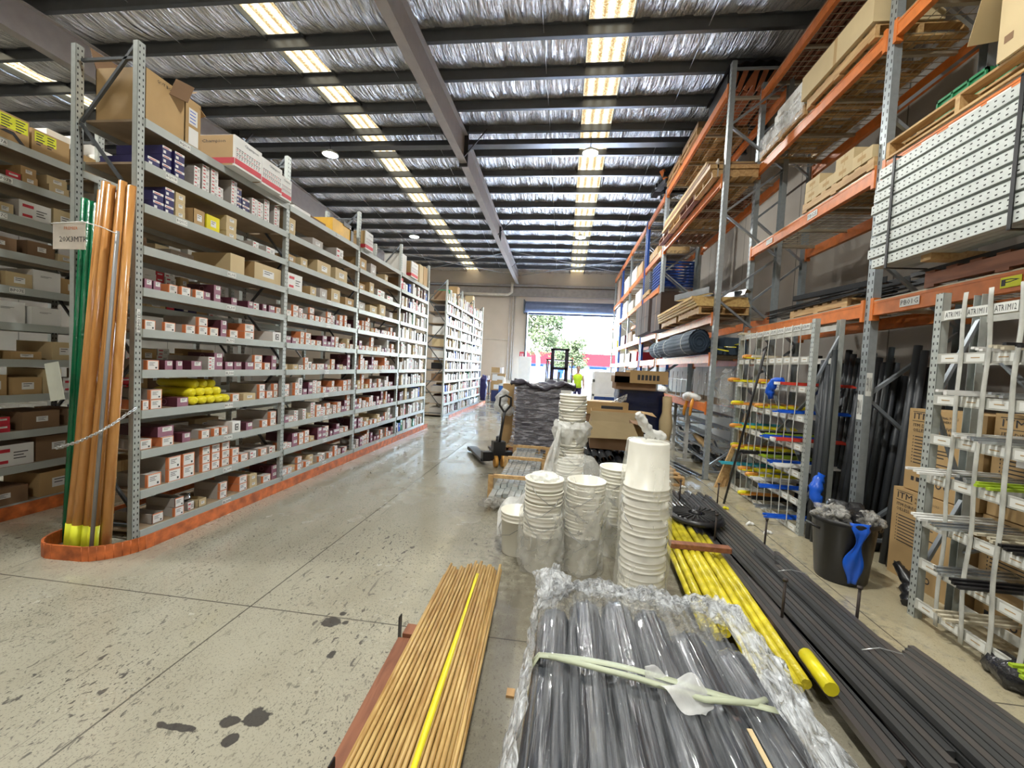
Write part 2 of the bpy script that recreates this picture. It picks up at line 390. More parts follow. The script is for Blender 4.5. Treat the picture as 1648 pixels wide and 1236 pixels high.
# cut the outer sheet open over the fibreglass strips by leaving it out there
full.v = full.v[:-8]; full.f = full.f[:-6]; full.m = full.m[:-6]; full.sm = full.sm[:-6]
for a, b in zip(xs[::2], xs[1::2]):
    for y0, y1 in ((YB, YR), (YR, YF)):
        full.add([(a, y0, zr(y0)+.12), (b, y0, zr(y0)+.12), (b, y1, zr(y1)+.12), (a, y1, zr(y1)+.12)], [(0,1,2,3)])
struct('ceiling', full, m_foil)
def skylight_mat():
    m = bpy.data.materials.new('fibreglass_rooflight'); m.use_nodes = True; n = m.node_tree.nodes; l = m.node_tree.links; b = n['Principled BSDF']
    tc = n.new('ShaderNodeTexCoord'); sx = n.new('ShaderNodeSeparateXYZ'); l.new(tc.outputs['Object'], sx.inputs[0])
    wv = mth(n, l, 'SINE', mth(n, l, 'MULTIPLY', sx.outputs['X'], 2*PI/.19))
    nz = n.new('ShaderNodeTexNoise'); nz.inputs['Scale'].default_value = 38; nz.inputs['Detail'].default_value = 5; l.new(tc.outputs['Object'], nz.inputs[0])
    rp = n.new('ShaderNodeValToRGB'); rp.color_ramp.elements[0].position = .22; rp.color_ramp.elements[0].color = (.20,.12,.03,1)
    rp.color_ramp.elements[1].position = .72; rp.color_ramp.elements[1].color = (1,.93,.70,1)
    l.new(mth(n, l, 'ADD', mth(n, l, 'MULTIPLY', wv, .22), mth(n, l, 'MULTIPLY', nz.outputs[0], .95)), rp.inputs[0])
    b.inputs['Base Color'].default_value = (.6,.55,.4,1); l.new(rp.outputs[0], b.inputs['Emission Color']); b.inputs['Emission Strength'].default_value = SKY_EMIT
    return m
m_sky = skylight_mat()
for i, (a, b) in enumerate(SKYX):
    mb = MB()
    def fn(u, v, a=a, b=b):
        x = a+(b-a)*u
        return (x, YB+(YF-YB)*v, zr(YB+(YF-YB)*v)+.05+.018*math.sin(x*2*PI/.19))
    mb.grid(fn, 22, 60)
    wn = struct('window_%d' % (i+1), mb, m_sky)
    fr = MB()
    for x in (a, b):
        for y0, y1 in ((YB, YR), (YR, YF)): fr.bar((x, y0, zr(y0)), (x, y1, zr(y1)), .03, .12)
    obj('window_frame', fr, m_steel, wn)
# purlins: Z sections across the hall, with sag rods between them
m_purlin = mat('purlin_grey', (.13,.14,.16), .32, .5, .06)
m_rod = mat('zinc_rod', (.6,.62,.64), .3, .7)
k_ = 3
for k in range(NP0, NP1+1):
    y = YR + k
    if not (YB+.2 < y < YF-.2): continue
    z1 = zr(y) - .01; z0 = z1 - .175; s = 1 if k < 0 else -1
    mb = MB().box(XL, XR, y-.004, y+.004, z0, z1).box(XL, XR, min(y, y+.07*s), max(y, y+.07*s), z0-.004, z0+.004)
    mb.box(XL, XR, min(y, y-.07*s), max(y, y-.07*s), z1-.004, z1+.004).box(XL, XR, y+.066*s-.003, y+.066*s+.003, z0, z0+.02)
    k_ += 1; struct('trim_%d' % k_, mb, m_purlin)
mb = MB().box(XL, XR, YR+.18, YR+.40, 6.86, 6.98)      # ridge strut
k_ += 1; struct('trim_%d' % k_, mb, m_purlin)
mb = MB()
for k in range(NP0, NP1):
    y = YR+k
    if y < YB+.2 or y+1 > YF-.2: continue
    for x in (-.6, -3.4, -6.9, -9.3, 1.9):
        mb.tube([(x, y, zr(y)-.08), (x, y+1, zr(y+1)-.13)], .007, 5)
k_ += 1; struct('trim_%d' % k_, mb, m_rod)
# portal rafters with haunch, stiffener plates and fly braces
m_raf = mat('rafter_grey', (.38,.35,.33), .55, .1, .06)
m_rafd = mat('rafter_dark', (.05,.05,.055), .5, .2)
for X0 in (-2.6, -8.5):
    mb = MB()
    for (ya, yb, za, zb) in ((YB, YR, 5.99, 6.34), (YR, YF, 6.34, 5.90)):
        ta, tb = zr(ya)-.22, zr(yb)-.22
        mb.add([(X0-.006,ya,za),(X0-.006,yb,zb),(X0-.006,yb,tb),(X0-.006,ya,ta),(X0+.006,ya,za),(X0+.006,yb,zb),(X0+.006,yb,tb),(X0+.006,ya,ta)],
               [(0,3,2,1),(4,5,6,7),(0,1,5,4),(3,7,6,2)])
        mb.bar((X0, ya, za), (X0, yb, zb), .17, .014); mb.bar((X0, ya, ta), (X0, yb, tb), .17, .014)
    k_ += 1; raf = struct('trim_%d' % k_, mb, m_raf)
    mb = MB().box(X0-.10, X0+.10, YR-.02, YR+.02, 6.26, zr(YR)-.02)
    for y in (YR-5.5, YR+5.5): mb.box(X0-.08, X0+.08, y-.01, y+.01, 6.16, 6.7)
    obj('splice_plate', mb, m_rafd, raf)
    mb = MB()
    for y in (YR-5, YR-.2, YR+4.9, YR+9):
        zb = 6.34-.037*abs(y-YR)
        for s in (-1, 1): mb.bar((X0+s*.05, y, zb+.05), (X0+s*.55, y+.1, zr(y)-.14), .045, .02)
    obj('fly_brace', mb, m_rafd, raf)
# wind-bracing rods near the far wall
mb = MB()
for a, b in (((-8.3, 17.9), (-2.7, 21.6)), ((-2.5, 17.9), (-8.3, 21.6)), ((-2.4, 21.6), (3.9, 17.9)), ((-2.4, 17.9), (3.9, 21.6))):
    mb.tube([(a[0], a[1], zr(a[1])-.3), (b[0], b[1], zr(b[1])-.3)], .012, 6)
k_ += 1; struct('trim_%d' % k_, mb, m_rod)
# high-bay lamps
m_led = emitter('led', (.88,1,.96), LED_EMIT)
m_lamp = mat('lamp_white', (.7,.72,.7), .4)
lamp = thing('high_bay_lamp', 'x', 'lamp')
obj('lamp_body', MB().lathe([(.0,.10),(.06,.10),(.07,.05),(.19,.02),(.20,-.01),(.17,-.012)], 20), m_lamp, lamp)
obj('led_disc', MB().lathe([(.17,-.012),(.0,-.014)], 20), m_led, lamp)
obj('cord', MB().tube([(0,0,.1),(0,0,.36)], .008, 6), m_rubber, lamp)
ld = bpy.data.lights.new('led_light', 'AREA'); ld.shape = 'DISK'; ld.size = .34; ld.energy = LED_WATT; ld.color = (1, .985, .93)
lo = bpy.data.objects.new('led_light', ld); C.objects.link(lo); lo.parent = lamp; lo.location = (0, 0, -.02)
first = True
for x, y, lb in ((-5.95, 9.85, 'round high-bay lamp hanging above the tall grey shelving, nearer one'), (-6.1, 16.1, 'round high-bay lamp farther back above the shelving'),
                 (.34, 9.9, 'round high-bay lamp hanging below the right rooflight, nearer one'), (.37, 15.9, 'round high-bay lamp farther back below the right rooflight'),
                 (.34, 2.3, 'unseen high-bay lamp above the front pallet, added to light the pails'),  # this and the following lamps are out of view, added to brighten the foreground
                 (-5.9, 2.6, 'unseen high-bay lamp over the rear shelving, added to brighten the foreground'), (.34, -3.6, 'unseen high-bay lamp added behind the camera for foreground light, right one'),
                 (-5.2, -3.2, 'unseen high-bay lamp added behind the camera for foreground light, left one')):
    L = lamp if first else dup(lamp)
    L.location = (x, y, 6.58 if y < 15 else 6.52); first = False; tag(L, lb, 'lamp', 'high-bay lamps under the roof')

# ================================================================== LEFT SHELVING
ZK = [.035+.3415*k for k in range(11)]
SD = .55                                   # shelf depth
BAYN = ['nearest bay', 'second bay', 'third bay', 'fourth bay', 'fifth bay', 'sixth bay', 'seventh bay']
def shelving(label, xf, ys, zs, ztop, tags=None, back=True):
    """bolted bays; posts and shelves run along Y, front faces +X"""
    r = thing('shelving_unit', label, 'shelving', (xf, ys[0], 0))
    y0 = ys[0]
    pm = MB().box(-.004, 0, -.03, .03, 0, ztop).box(-.045, 0, -.03, -.026, 0, ztop)
    pme = pm.mesh('upright', m_perf)
    for y in ys:
        place('upright', pme, r, (0, y-y0, 0)); place('upright', pme, r, (-SD-.02, y-y0, 0))
        bm_ = MB(); z = .25; s = 1
        while z < ztop-.5:
            a, b = (-.03, -SD) if s > 0 else (-SD, -.03)
            bm_.bar((a, 0, z), (b, 0, z+.62), .022, .022); z += .64; s = -s
        bm_.bar((-.03, 0, ztop-.12), (-SD, 0, ztop-.12), .022, .022); bm_.bar((-.03, 0, .12), (-SD, 0, .12), .022, .022)
        obj('frame_brace', bm_, m_steel, r, (0, y-y0, 0))
    for b in range(len(ys)-1):
        a, c = ys[b]-y0+.03, ys[b+1]-y0-.03
        sm = MB().box(-.002, .012, a, c, -.035, .035, 0).box(-SD-.02, -SD-.006, a, c, -.035, .035, 0).box(-SD, -.002, a, c, .012, .03, 1)
        sme = sm.mesh('shelf', [m_shelf, m_board])
        for k, z in enumerate(zs):
            sh = place('shelf', sme, r, (0, 0, z))
            if tags and tags(b, k):
                tx = tags(b, k)
                pl = plate('shelf_label', tx[0], sh, (.012, a + (c-a)*tx[1], 0), '+X', .11 if len(tx[0]) < 6 else .15, .045)
    return r
L1Y = [3.07, 4.90, 6.73, 8.56, 10.39]
LET = 'LKJHGFEDC'
def tg(b, k):
    if b == 0:
        if k == 10: return ('BQ01A', .2)
        if k == 9: return ('BQ01B', .13)
        if k == 8: return ('BQ01C', .19)
    if k in (10, 9, 8): return ('BL30'+'CBA'[k-8], .62) if b < 2 else None
    return ('BL%d0%s' % (3+b, 'NMKJHGFE'[k]), .52) if b < 3 else None
run1 = shelving('tall grey slotted-post shelving run, nearest in the aisle, with orange floor guard', -3.49, L1Y, ZK, 4.06, tg)
plate('post_label', None, run1, (.001, 0, 1.84), '+X', .03, .19, [m_ply, m_ink])
mb = MB(); letters(mb, 'BM01D', (.004, .011, 1.765), ZP, YN, .020, 0, XP, width=.15); obj('post_lettering', mb, m_ink, run1)
RUN2Y = [12.10, 13.93, 15.76, 17.59]
run2 = shelving('farther tall grey shelving run, full of upright boxes, ending near the far wall', -3.49, RUN2Y, ZK, 4.06)
L2Y = [.34, 2.17, 4.0, 5.83, 7.66]
Z2 = [.07, .425, .75, 1.09, 1.42, 1.755, 2.085, 2.40, 2.73, 3.053, 3.373]
def tg2(b, k):
    if b != 1: return None
    return {10: ('BP07A', .55), 9: ('BP07B', .57), 8: ('BP07C', .55), 6: ('BP07E', .62), 7: ('BP07D', .5)}.get(k)
run3 = shelving('grey shelving run with brown cartons behind the orange and green tubes', -5.02, L2Y, Z2, 3.9, tg2)

# ---- carton builder: front face +X, origin at the front bottom left corner
_cc = {}
def carton(kind, w_, h, d, open_=False, seed=0):
    key = (kind, round(w_, 2), round(h, 2), round(d, 1), open_)
    if key in _cc: return _cc[key]
    mb = MB(); e = .0015
    kinds = {'o': (m_grey, m_ocard), 'O': (m_grey, m_ocard), 'm': (m_maroon, m_mauve), 'n': (m_navy, m_navy), 'g': (m_grey, m_white), 'k': (m_kraftl, m_kraftl),
             'W': (m_kraft, m_kraftl), 'B': (m_grey, m_grey), 'L': (m_white, m_white), 'y': (m_yellow, m_yellow), 'C': (m_kraftl, m_kraftl), 'd': (m_kraftd, m_kraftd),
             'b': (m_white, m_white), 'G': (m_green, m_green), 'R': (m_kraftd, m_red), 'q': (m_maroon, m_maroon), 'z': (m_black, m_black), 'u': (m_bluep, m_bluep), 'K': (m_kraft, m_kraft)}
    side, front = kinds[kind]; mats = [side, front, m_white, m_ink, m_red]
    if open_:
        t = .004
        mb.box(-d, 0, 0, w_, 0, t).box(-d, -d+t, 0, w_, 0, h).box(-t, 0, 0, w_, 0, h, 1).box(-d, 0, 0, t, 0, h).box(-d, 0, w_-t, w_, 0, h)
    else:
        mb.box(-d, 0, 0, w_, 0, h)
        if kind in 'oO': mb.box((-.45 if int(w_*100+h*1000) % 3 == 0 else -.08)*d, e*.4, -e*.4, w_+e*.4, e, h-e, 1)
        elif side is not front: mb.box(-.004, e*.4, 0, w_, 0, h, 1)
    R_, U_ = YP, ZP
    def lab(y, z, a, b, m=2): mb.quad((e, y, z), R_, U_, a, b, m)
    def lines(y, z, a, n, gap, m=3):
        for i in range(n): mb.quad((2*e, y, z-i*gap), R_, U_, a*(1, .7, .85)[i % 3], gap*.32, m)
    if kind in 'oO':
        lab(w_*.06, h*.06, w_*.88, h*.86); lines(w_*.16, h*.72, w_*.5, 3, h*.13)
        if kind == 'O':
            for i in range(7): mb.quad((2*e, w_*(.05+.13*i), h*.88), R_, U_, w_*.06, h*.06, 2)
        mb.quad((2*e, w_*.68, h*.16), R_, U_, w_*.14, h*.16, 3)
    elif kind == 'm':
        lab(w_*.28, h*.48, w_*.62, h*.44); lines(w_*.36, h*.80, w_*.4, 2, h*.15)
        n = 14; c = (-d*.45, -e, h*.5); ro = min(h, d)*.34
        vs = [(c[0]+q*math.cos(2*PI*i/n), c[1], c[2]+q*math.sin(2*PI*i/n)) for q in (ro, ro*.78) for i in range(n)]
        mb.add(vs, [(i, (i+1) % n, n+(i+1) % n, n+i) for i in range(n)], 1)
    elif kind == 'n':
        lab(0, h*.74, w_, h*.26); mb.quad((2*e, w_*.12, h*.80), R_, U_, w_*.6, h*.08, 4)
        mb.quad((e, w_*.1, h*.2), R_, U_, w_*.28, h*.3, 2)
    elif kind == 'g':
        mb.quad((2*e, w_*.1, h*.66), R_, U_, w_*.34, h*.16, 4); mb.quad((2*e, w_*.1, h*.15), R_, U_, w_*.3, h*.14, 4); lines(w_*.52, h*.6, w_*.34, 3, h*.14)
    elif kind in 'kKWBy':
        lab(w_*.3, h*.3, w_*.42, h*.4); lines(w_*.35, h*.6, w_*.3, 2, h*.12)
    elif kind == 'L':
        mb.box(0, 2*e, w_*.34, w_*.74, h*.22, h*.78, 3); mb.box(0, 3*e, w_*.41, w_*.67, h*.30, h*.70, 2); mb.box(0, 4*e, w_*.47, w_*.60, h*.38, h*.58, 3)
    elif kind in 'bGRqzu': lab(w_*.2, h*.55, w_*.6, h*.22); lines(w_*.26, h*.72, w_*.4, 2, h*.05)
    elif kind == 'd':
        lab(w_*.35, h*.4, w_*.32, h*.3); lines(w_*.4, h*.62, w_*.22, 3, h*.07)
    me = mb.mesh('carton', mats); _cc[key] = me; return me
DESC = {'o': ('orange-edged carton with white label', 'orange and white cartons on the left shelving'), 'O': ('large orange-patterned carton', 'orange and white cartons on the left shelving'),
        'm': ('maroon carton with round emblem', 'maroon cartons on the left shelving'), 'n': ('navy carton with white top stripe', 'navy cartons on the upper shelves'),
        'g': ('grey-white carton with red marks', 'grey-white cartons on the shelving'), 'k': ('pale kraft carton', 'kraft cartons on the left shelving'),
        'W': ('wide worn kraft carton', 'kraft cartons on the left shelving'), 'B': ('wide dull grey carton', 'kraft cartons on the left shelving'), 'L': ('white carton with square emblem', 'white cartons with square emblem'),
        'y': ('yellow carton with white label', 'kraft cartons on the left shelving'), 'C': ('cut-open kraft carton', 'kraft cartons on the left shelving'), 'd': ('dark brown carton', 'brown cartons on the left shelving'),
        'b': ('tall white upright box', 'upright boxes on the far shelving'), 'G': ('tall green upright box', 'upright boxes on the far shelving'), 'R': ('tall red upright box', 'upright boxes on the far shelving'),
        'q': ('tall dark maroon upright box', 'upright boxes on the far shelving'), 'z': ('tall black upright box', 'upright boxes on the far shelving'), 'u': ('tall blue upright box', 'upright boxes on the far shelving'),
        'K': ('brown kraft carton', 'kraft cartons on the left shelving')}
LEVN = ['bottom shelf', 'second shelf up', 'third shelf up', 'fourth shelf up', 'fifth shelf up', 'sixth shelf up', 'seventh shelf up', 'eighth shelf up', 'ninth shelf up', 'tenth shelf up', 'top shelf']
STK = {1: [''], 2: ['lower', 'upper'], 3: ['lowest', 'middle', 'topmost'], 4: ['lowest', 'second', 'third', 'topmost']}
QUEUE = {'parts_box': [], 'upright_box': [], 'carton': []}
def queue(name, me, loc, size, label, cat, group):
    d2 = loc[0]**2 + loc[1]**2 + (loc[2]-1.62)**2
    QUEUE[name].append((-size*abs(loc[0])/d2**1.5, me, loc, label, cat, group))
def put(kind, x, y, z, w_, h, d, n, col, lev, where, open_=False, name='parts_box'):
    for i in range(n):
        me = carton(kind, w_-.006, h, d, open_ and i == n-1)
        ds, g = DESC[kind]; st = STK[n][i]
        queue('carton' if kind in 'KWBCdy' else name, me, (x, y + rnd.uniform(-.002, .002), z + i*(h+.001)), w_*h,
              '%s, %s%s column, %s, %s' % (ds, st+' in ' if st else '', ORD[col], lev, where), 'box', g)
XF = -3.50
D0 = {
0 : [(3.25,.11,1,'o*'),(3.44,.1,2,'o*'),(3.6,.08,1,'g*'),(3.71,.1,1,'k*'),(3.97,.1,2,'o'),(4.24,.12,2,'o'),(4.39,.12,2,'k'),(4.6,.14,1,'o'),(4.76,.1,2,'m')],
1 : [(3.19,.13,1,'O'),(3.37,.13,2,'O'),(3.52,.13,2,'O'),(3.74,.1,3,'o'),(3.86,.11,3,'o'),(3.99,.11,3,'o'),(4.11,.1,2,'o'),(4.23,.11,1,'o'),(4.39,.1,1,'g'),(4.55,.11,1,'o'),(4.71,.11,1,'g')],
2 : [(3.13,.11,1,'o'),(3.3,.12,1,'o+m'),(3.52,.09,1,'m'),(3.72,.1,1,'o'),(3.87,.07,1,'o'),(3.96,.09,1,'o'),(4.11,.12,1,'L'),(4.31,.1,1,'m'),(4.55,.1,1,'o'),(4.7,.11,2,'o')],
3 : [(3.13,.06,1,'o'),(3.21,.11,2,'o'),(3.45,.12,1,'m'),(4.09,.1,1,'o'),(4.26,.19,1,'k'),(4.51,.1,2,'o'),(4.64,.11,1,'o'),(4.76,.08,2,'o')],
4 : [(3.18,.11,1,'o'),(3.33,.08,1,'m'),(3.43,.07,1,'m'),(3.6,.12,1,'m'),(3.78,.08,2,'g'),(3.88,.11,2,'m'),(4.01,.11,1,'m'),(4.14,.11,1,'m'),(4.27,.13,1,'m'),(4.42,.13,2,'o'),(4.58,.1,1,'o'),(4.69,.09,2,'m')],
5 : [(3.14,.1,1,'o'),(3.33,.11,1,'o'),(3.54,.11,1,'o'),(3.67,.11,2,'o'),(3.8,.11,1,'o'),(3.94,.08,2,'m'),(4.06,.12,1,'o'),(4.27,.15,2,'o'),(4.70,.15,1,'L')],
6 : [(3.14,.07,1,'m'),(3.23,.07,1,'m'),(3.37,.09,1,'o'),(3.47,.1,1,'o'),(3.62,.1,1,'o'),(3.74,.08,1,'m'),(3.84,.09,2,'m'),(4.08,.08,1,'m'),(4.31,.08,1,'m'),(4.4,.09,1,'g'),(4.52,.07,1,'m'),(4.63,.11,1,'m'),(4.77,.09,1,'o')],
7 : [(3.55,.25,1,'B'),(4.04,.2,1,'C'),(4.39,.45,1,'W')],
8 : [(3.2,.1,2,'n'),(3.31,.09,3,'n'),(3.41,.1,3,'k'),(3.58,.13,1,'K*'),(3.73,.16,1,'y'),(3.98,.14,3,'k'),(4.36,.09,1,'g'),(4.56,.15,1,'g')],
9 : [(3.15,.11,1,'n'),(3.28,.09,3,'n'),(3.38,.1,3,'n'),(3.58,.07,3,'g'),(3.69,.085,4,'g'),(3.78,.09,4,'g'),(3.88,.07,2,'g'),(4.03,.08,4,'g'),(4.12,.07,3,'n'),(4.2,.11,2,'n'),(4.32,.09,3,'g'),(4.42,.09,3,'g'),(4.52,.09,4,'g'),(4.7,.1,4,'g')]}
HH = {'o': .085, 'O': .13, 'm': .085, 'g': .065, 'n': .075, 'k': .075, 'y': .15, 'W': .20, 'C': .2, 'B': .10, 'L': .12, 'K': .15}
for lev, L in D0.items():
    for ci, (y, w_, n, kd) in enumerate(L):
        op = '*' in kd; k = kd[0]; h = HH[k]
        if lev == 1 and k == 'O': h = .115
        if n == 1 and k == 'g': h = .08
        dd_ = .45 if k in 'WnC' else rnd.choice([.3, .38, .45])
        z = ZK[lev]+.031
        put(k, XF - rnd.uniform(0, .03) - (.2 if k == 'B' else 0), y, z, w_, h, dd_, n, ci, LEVN[lev], BAYN[0], op)
        if kd == 'o+m':
            o = place('carton', carton('m', w_+.03, .09, .42), None, (XF-.02, y-.02, z+h+.001)); tag(o, 'maroon carton lying on an orange one, second column, third shelf up, nearest bay', 'box', DESC['m'][1])
# shelf levels of the next bays: a row of small cartons in front, some stacked, bigger ones above
for b in (1, 2):
    ya, yb = L1Y[b]+.05, L1Y[b+1]-.05
    for lev in range(0, 10):
        y = ya; ci = 0; z = ZK[lev]+.031
        while y < yb-.09 and ci < 16:
            if lev <= 6:
                k = rnd.choices('omgkL', [5, 4, 2, 1, .3])[0]; w_ = rnd.uniform(.075, .13); h = HH[k]*rnd.uniform(.9, 1.1); n = rnd.choices([1, 2, 3], [5, 4, 1.3 if b == 2 else .6])[0]
                if n*h > .27: n = 1
                gap = rnd.choices([.004, .03, .10], [6, 3, 1])[0]
            else:
                k = rnd.choice('kKBgW'); w_ = rnd.uniform(.14, .38); h = rnd.uniform(.10, .22); n = 1; gap = rnd.uniform(.03, .4 if lev > 7 else .2)
            if y + w_ > yb: break
            put(k, XF - rnd.uniform(0, .03), y, z, w_, h, rnd.choice([.3, .38, .45]), n, ci, LEVN[lev], BAYN[b]); y += w_+gap; ci += 1
# fourth bay and the second run: tall upright boxes
def tall(ya, yb, lev, where):
    y = ya; ci = 0; z = ZK[lev]+.031
    while y < yb-.06 and ci < 17:
        k = rnd.choices('bgkzqRGud', [7, 3, 2, 1.5, 1.5, .7, .5, .6, 1])[0]; w_ = rnd.uniform(.06, .14); h = rnd.uniform(.16, .27) if lev < 10 else rnd.uniform(.2, .4)
        if y + w_ > yb: break
        put(k, XF - rnd.uniform(0, .03), y, z, w_, h, .4, 1, ci, LEVN[lev], where, False, 'upright_box'); y += w_+rnd.choices([.003, .04, .12], [5, 2, 1])[0]; ci += 1
for lev in range(10): tall(L1Y[3]+.05, L1Y[4]-.05, lev, 'fourth bay')
for b in range(3):
    for lev in range(11): tall(RUN2Y[b]+.05, RUN2Y[b+1]-.05, lev, ['farther run near bay', 'farther run middle bay', 'farther run last bay'][b])
# cartons seen end-on in the farther run's near frame
for lev in (0, 1, 2, 3, 4, 5, 6): pass
# run behind, facing the next aisle: bigger brown cartons
for b in (1, 2):
    ya, yb = L2Y[b]+.05, L2Y[b+1]-.05
    for lev in range(10):
        y = ya; ci = 0; z = Z2[lev]+.031
        while y < yb-.12:
            k = rnd.choices('dKkgnRb', [5, 3, 2, 2, .6, .5, .6])[0] if lev < 4 else rnd.choices('dKkgnRb', [2, 3, 3, 3, 1, .8, 1])[0]
            w_ = rnd.uniform(.12, .42 if lev < 3 else .26); h = rnd.uniform(.13, .25) if lev < 4 else rnd.uniform(.07, .2)
            if k == 'R': w_, h = .11, .07
            if y + w_ > yb: break
            n = 2 if h < .11 and rnd.random() < .5 else 1
            for i in range(n):
                queue('carton', carton(k, w_-.006, h, .42), (-5.04-rnd.uniform(0, .04), y, z+i*(h+.001)), w_*h*(1 if y < 4 else .2),
                    '%s%s, %s column, %s, rear run %s' % (DESC[k][0], (', upper' if i else ', lower') if n == 2 else '', ORD[ci], LEVN[lev], BAYN[b-1]), 'box', 'cartons on the rear shelving')
            y += w_ + rnd.choice([.005, .02, .08]); ci += 1
# the 270 that show largest of each kind are objects; the many tiny ones left are one object per kind
for nm, lim in (('parts_box', 285), ('upright_box', 285), ('carton', 215)):
    Q = sorted(QUEUE[nm], key=lambda q: q[0])
    for _, me, loc, lb, cat, g in Q[:lim]: tag(place(nm, me, None, loc), lb, cat, g)
    mb = MB(); mats = []
    for _, me, loc, lb, cat, g in Q[lim:]:
        mi = []
        for x in me.materials:
            if x not in mats: mats.append(x)
            mi.append(mats.index(x))
        n0 = len(mb.v); mb.v += [(v.co.x+loc[0], v.co.y+loc[1], v.co.z+loc[2]) for v in me.vertices]
        for p in me.polygons: mb.f.append([n0+i for i in p.vertices]); mb.m.append(mi[p.material_index]); mb.sm.append(False)
    if mb.v: tag(obj({'parts_box': 'parts_boxes', 'upright_box': 'upright_boxes', 'carton': 'cartons'}[nm], mb, mats),
        {'parts_box': 'small orange, maroon and grey parts boxes crowding the farther shelves of the near run', 'upright_box': 'tall narrow boxes packed along the farthest grey shelves',
         'carton': 'brown cartons half hidden deep in the grey shelving'}[nm], 'boxes', kind='stuff')
# top of the rear run: two labelled cartons, one plain, and a white one behind
def big(label, kind, x, y, z, w_, d, h, extra=None, parent=None, cat='box', g=None, mats=None):
    t = thing('carton', label, cat, (x, y, z), 0, g)
    obj('body', MB().box(-d, 0, 0, w_, 0, h), kind, t)
    if extra: extra(t)
    return t
def ylab(t, y0, y1, z0, z1, x=.002):
    mb = MB().quad((x, y0, z0), YP, ZP, y1-y0, z1-z0, 0)
    for i in range(5):
        for s in (0, 1): mb.quad((x+.001, y0+.012+s*(y1-y0)*.5, z1-.025-i*.024), YP, ZP, (y1-y0)*(.34, .28, .38, .3, .2)[i], .009, 1)
    obj('yellow_label', mb, [m_yel, m_ink], t)
zt = Z2[10]+.031
def e1(t):
    ylab(t, .10, .30, .12, .235)
    mb = MB().add([(.003,.10,.08),(.003,.14,.105),(.003,.2,.105),(.003,.28,.02),(.003,.24,.02),(.003,.19,.075),(.003,.16,.075)], [(0,1,2,3,4,5,6)], 0); obj('printed_mark', mb, m_ink, t)
big('kraft carton with yellow label and black mark on rear top shelf', m_kraft, -5.05, 3.10, zt, .31, .4, .25, e1)
big('kraft carton with yellow label, second on rear top shelf', m_kraft, -5.05, 3.43, zt, .30, .4, .22, lambda t: ylab(t, .02, .19, .11, .205))
big('plain kraft carton beside the post on rear top shelf', m_kraft, -5.05, 3.74, zt, .24, .4, .18)
big('big kraft carton at the left edge on rear top shelf', m_kraft, -5.05, 2.7, zt, .38, .4, .25)
big('white carton with pale blue print standing behind rear top shelf', m_white, -5.30, 3.72, zt+.18, .2, .2, .2)
big('large plain white carton stacked at the back of rear top shelf', m_white, -5.30, 3.94, zt, .4, .2, .42)
for i in range(2): big('white carton with black dashes on rear top shelf, %s of two' % ('lower', 'upper')[i], m_white, -5.06, 4.08, zt+i*.15, .32, .4, .145)

# ---- cartons along the top of the near run
zt = ZK[10]+.031
t = thing('carton', 'huge open kraft carton with raised flaps at the near end of the top shelf', 'box', (-3.50, 3.11, zt))
b1 = MB(); T = .006; W_, D_, H_ = .36, .46, .42
b1.box(-D_, 0, 0, W_, 0, T).box(-T, 0, 0, W_, 0, H_).box(-D_, -D_+T, 0, W_, 0, H_).box(-D_, 0, 0, T, 0, H_).box(-D_, 0, W_-T, W_, 0, H_)
obj('body', b1, m_kraft, t)
obj('flap', MB().bar((-D_/2, W_, H_), (-D_/2, W_+.12, H_+.10), D_, .005), m_kraft, t)
obj('flap', MB().bar((-D_, W_/2, H_), (-D_-.06, W_/2, H_+.17), W_, .005), m_kraftd, t)
obj('flap', MB().bar((-.003, W_/2+.06, H_), (.10, W_/2+.14, H_-.03), W_*.5, .005, up=(1,0,0)), m_kraftd, t)
mb = MB(); letters(mb, 'QUT BOLTS', (.001, .1, .36), YP, ZP, .028, 0, XP); obj('handwriting', mb, m_ink, t)
def e2(t):
    mb = MB().quad((.002, .03, .20), YP, ZP, .09, .14, 0)
    for i in range(4): mb.quad((.003, .04, .31-i*.03), YP, ZP, .06, .008, 1)
    mb.quad((.002, .03, .02), YP, ZP, .10, .15, 0); obj('white_label', mb, [m_white, m_bluep], t)
    mb = MB().bar((-.2, .15, .42), (-.18, .24, .35), .4, .005); obj('flap', mb, m_kraft, t)
big('tall narrow kraft carton with white label beside the huge open carton', m_kraft, -3.50, 3.48, zt, .155, .44, .42, e2)
def champ(t, w_, h, s=1):
    mb = MB().quad((.0015, .004, .02), YP, ZP, w_-.008, h*.19, 1)
    letters(mb, 'Champion', (.001, w_*.35, h*.78), YP, ZP, .035*s, 2, XP, width=w_*.52)
    for r_ in range(6):
        for c_ in range(10):
            mb.quad((.0015, w_*.06+c_*w_*.09, h*(.30+.058*r_)), YP, ZP, w_*.05*(.6+.4*((r_*7+c_*3) % 3)), h*.024, 2 if (c_+r_) % 4 else 3)
    letters(mb, 'Champion', (-.36, -.001, h*.72), XP, ZP, .04*s, 2, YN, width=.26)
    mb.quad((-.42, -.0015, .02), XP, ZP, .42, h*.19, 1)
    obj('print', mb, [m_white, m_red, m_ink, m_red], t)
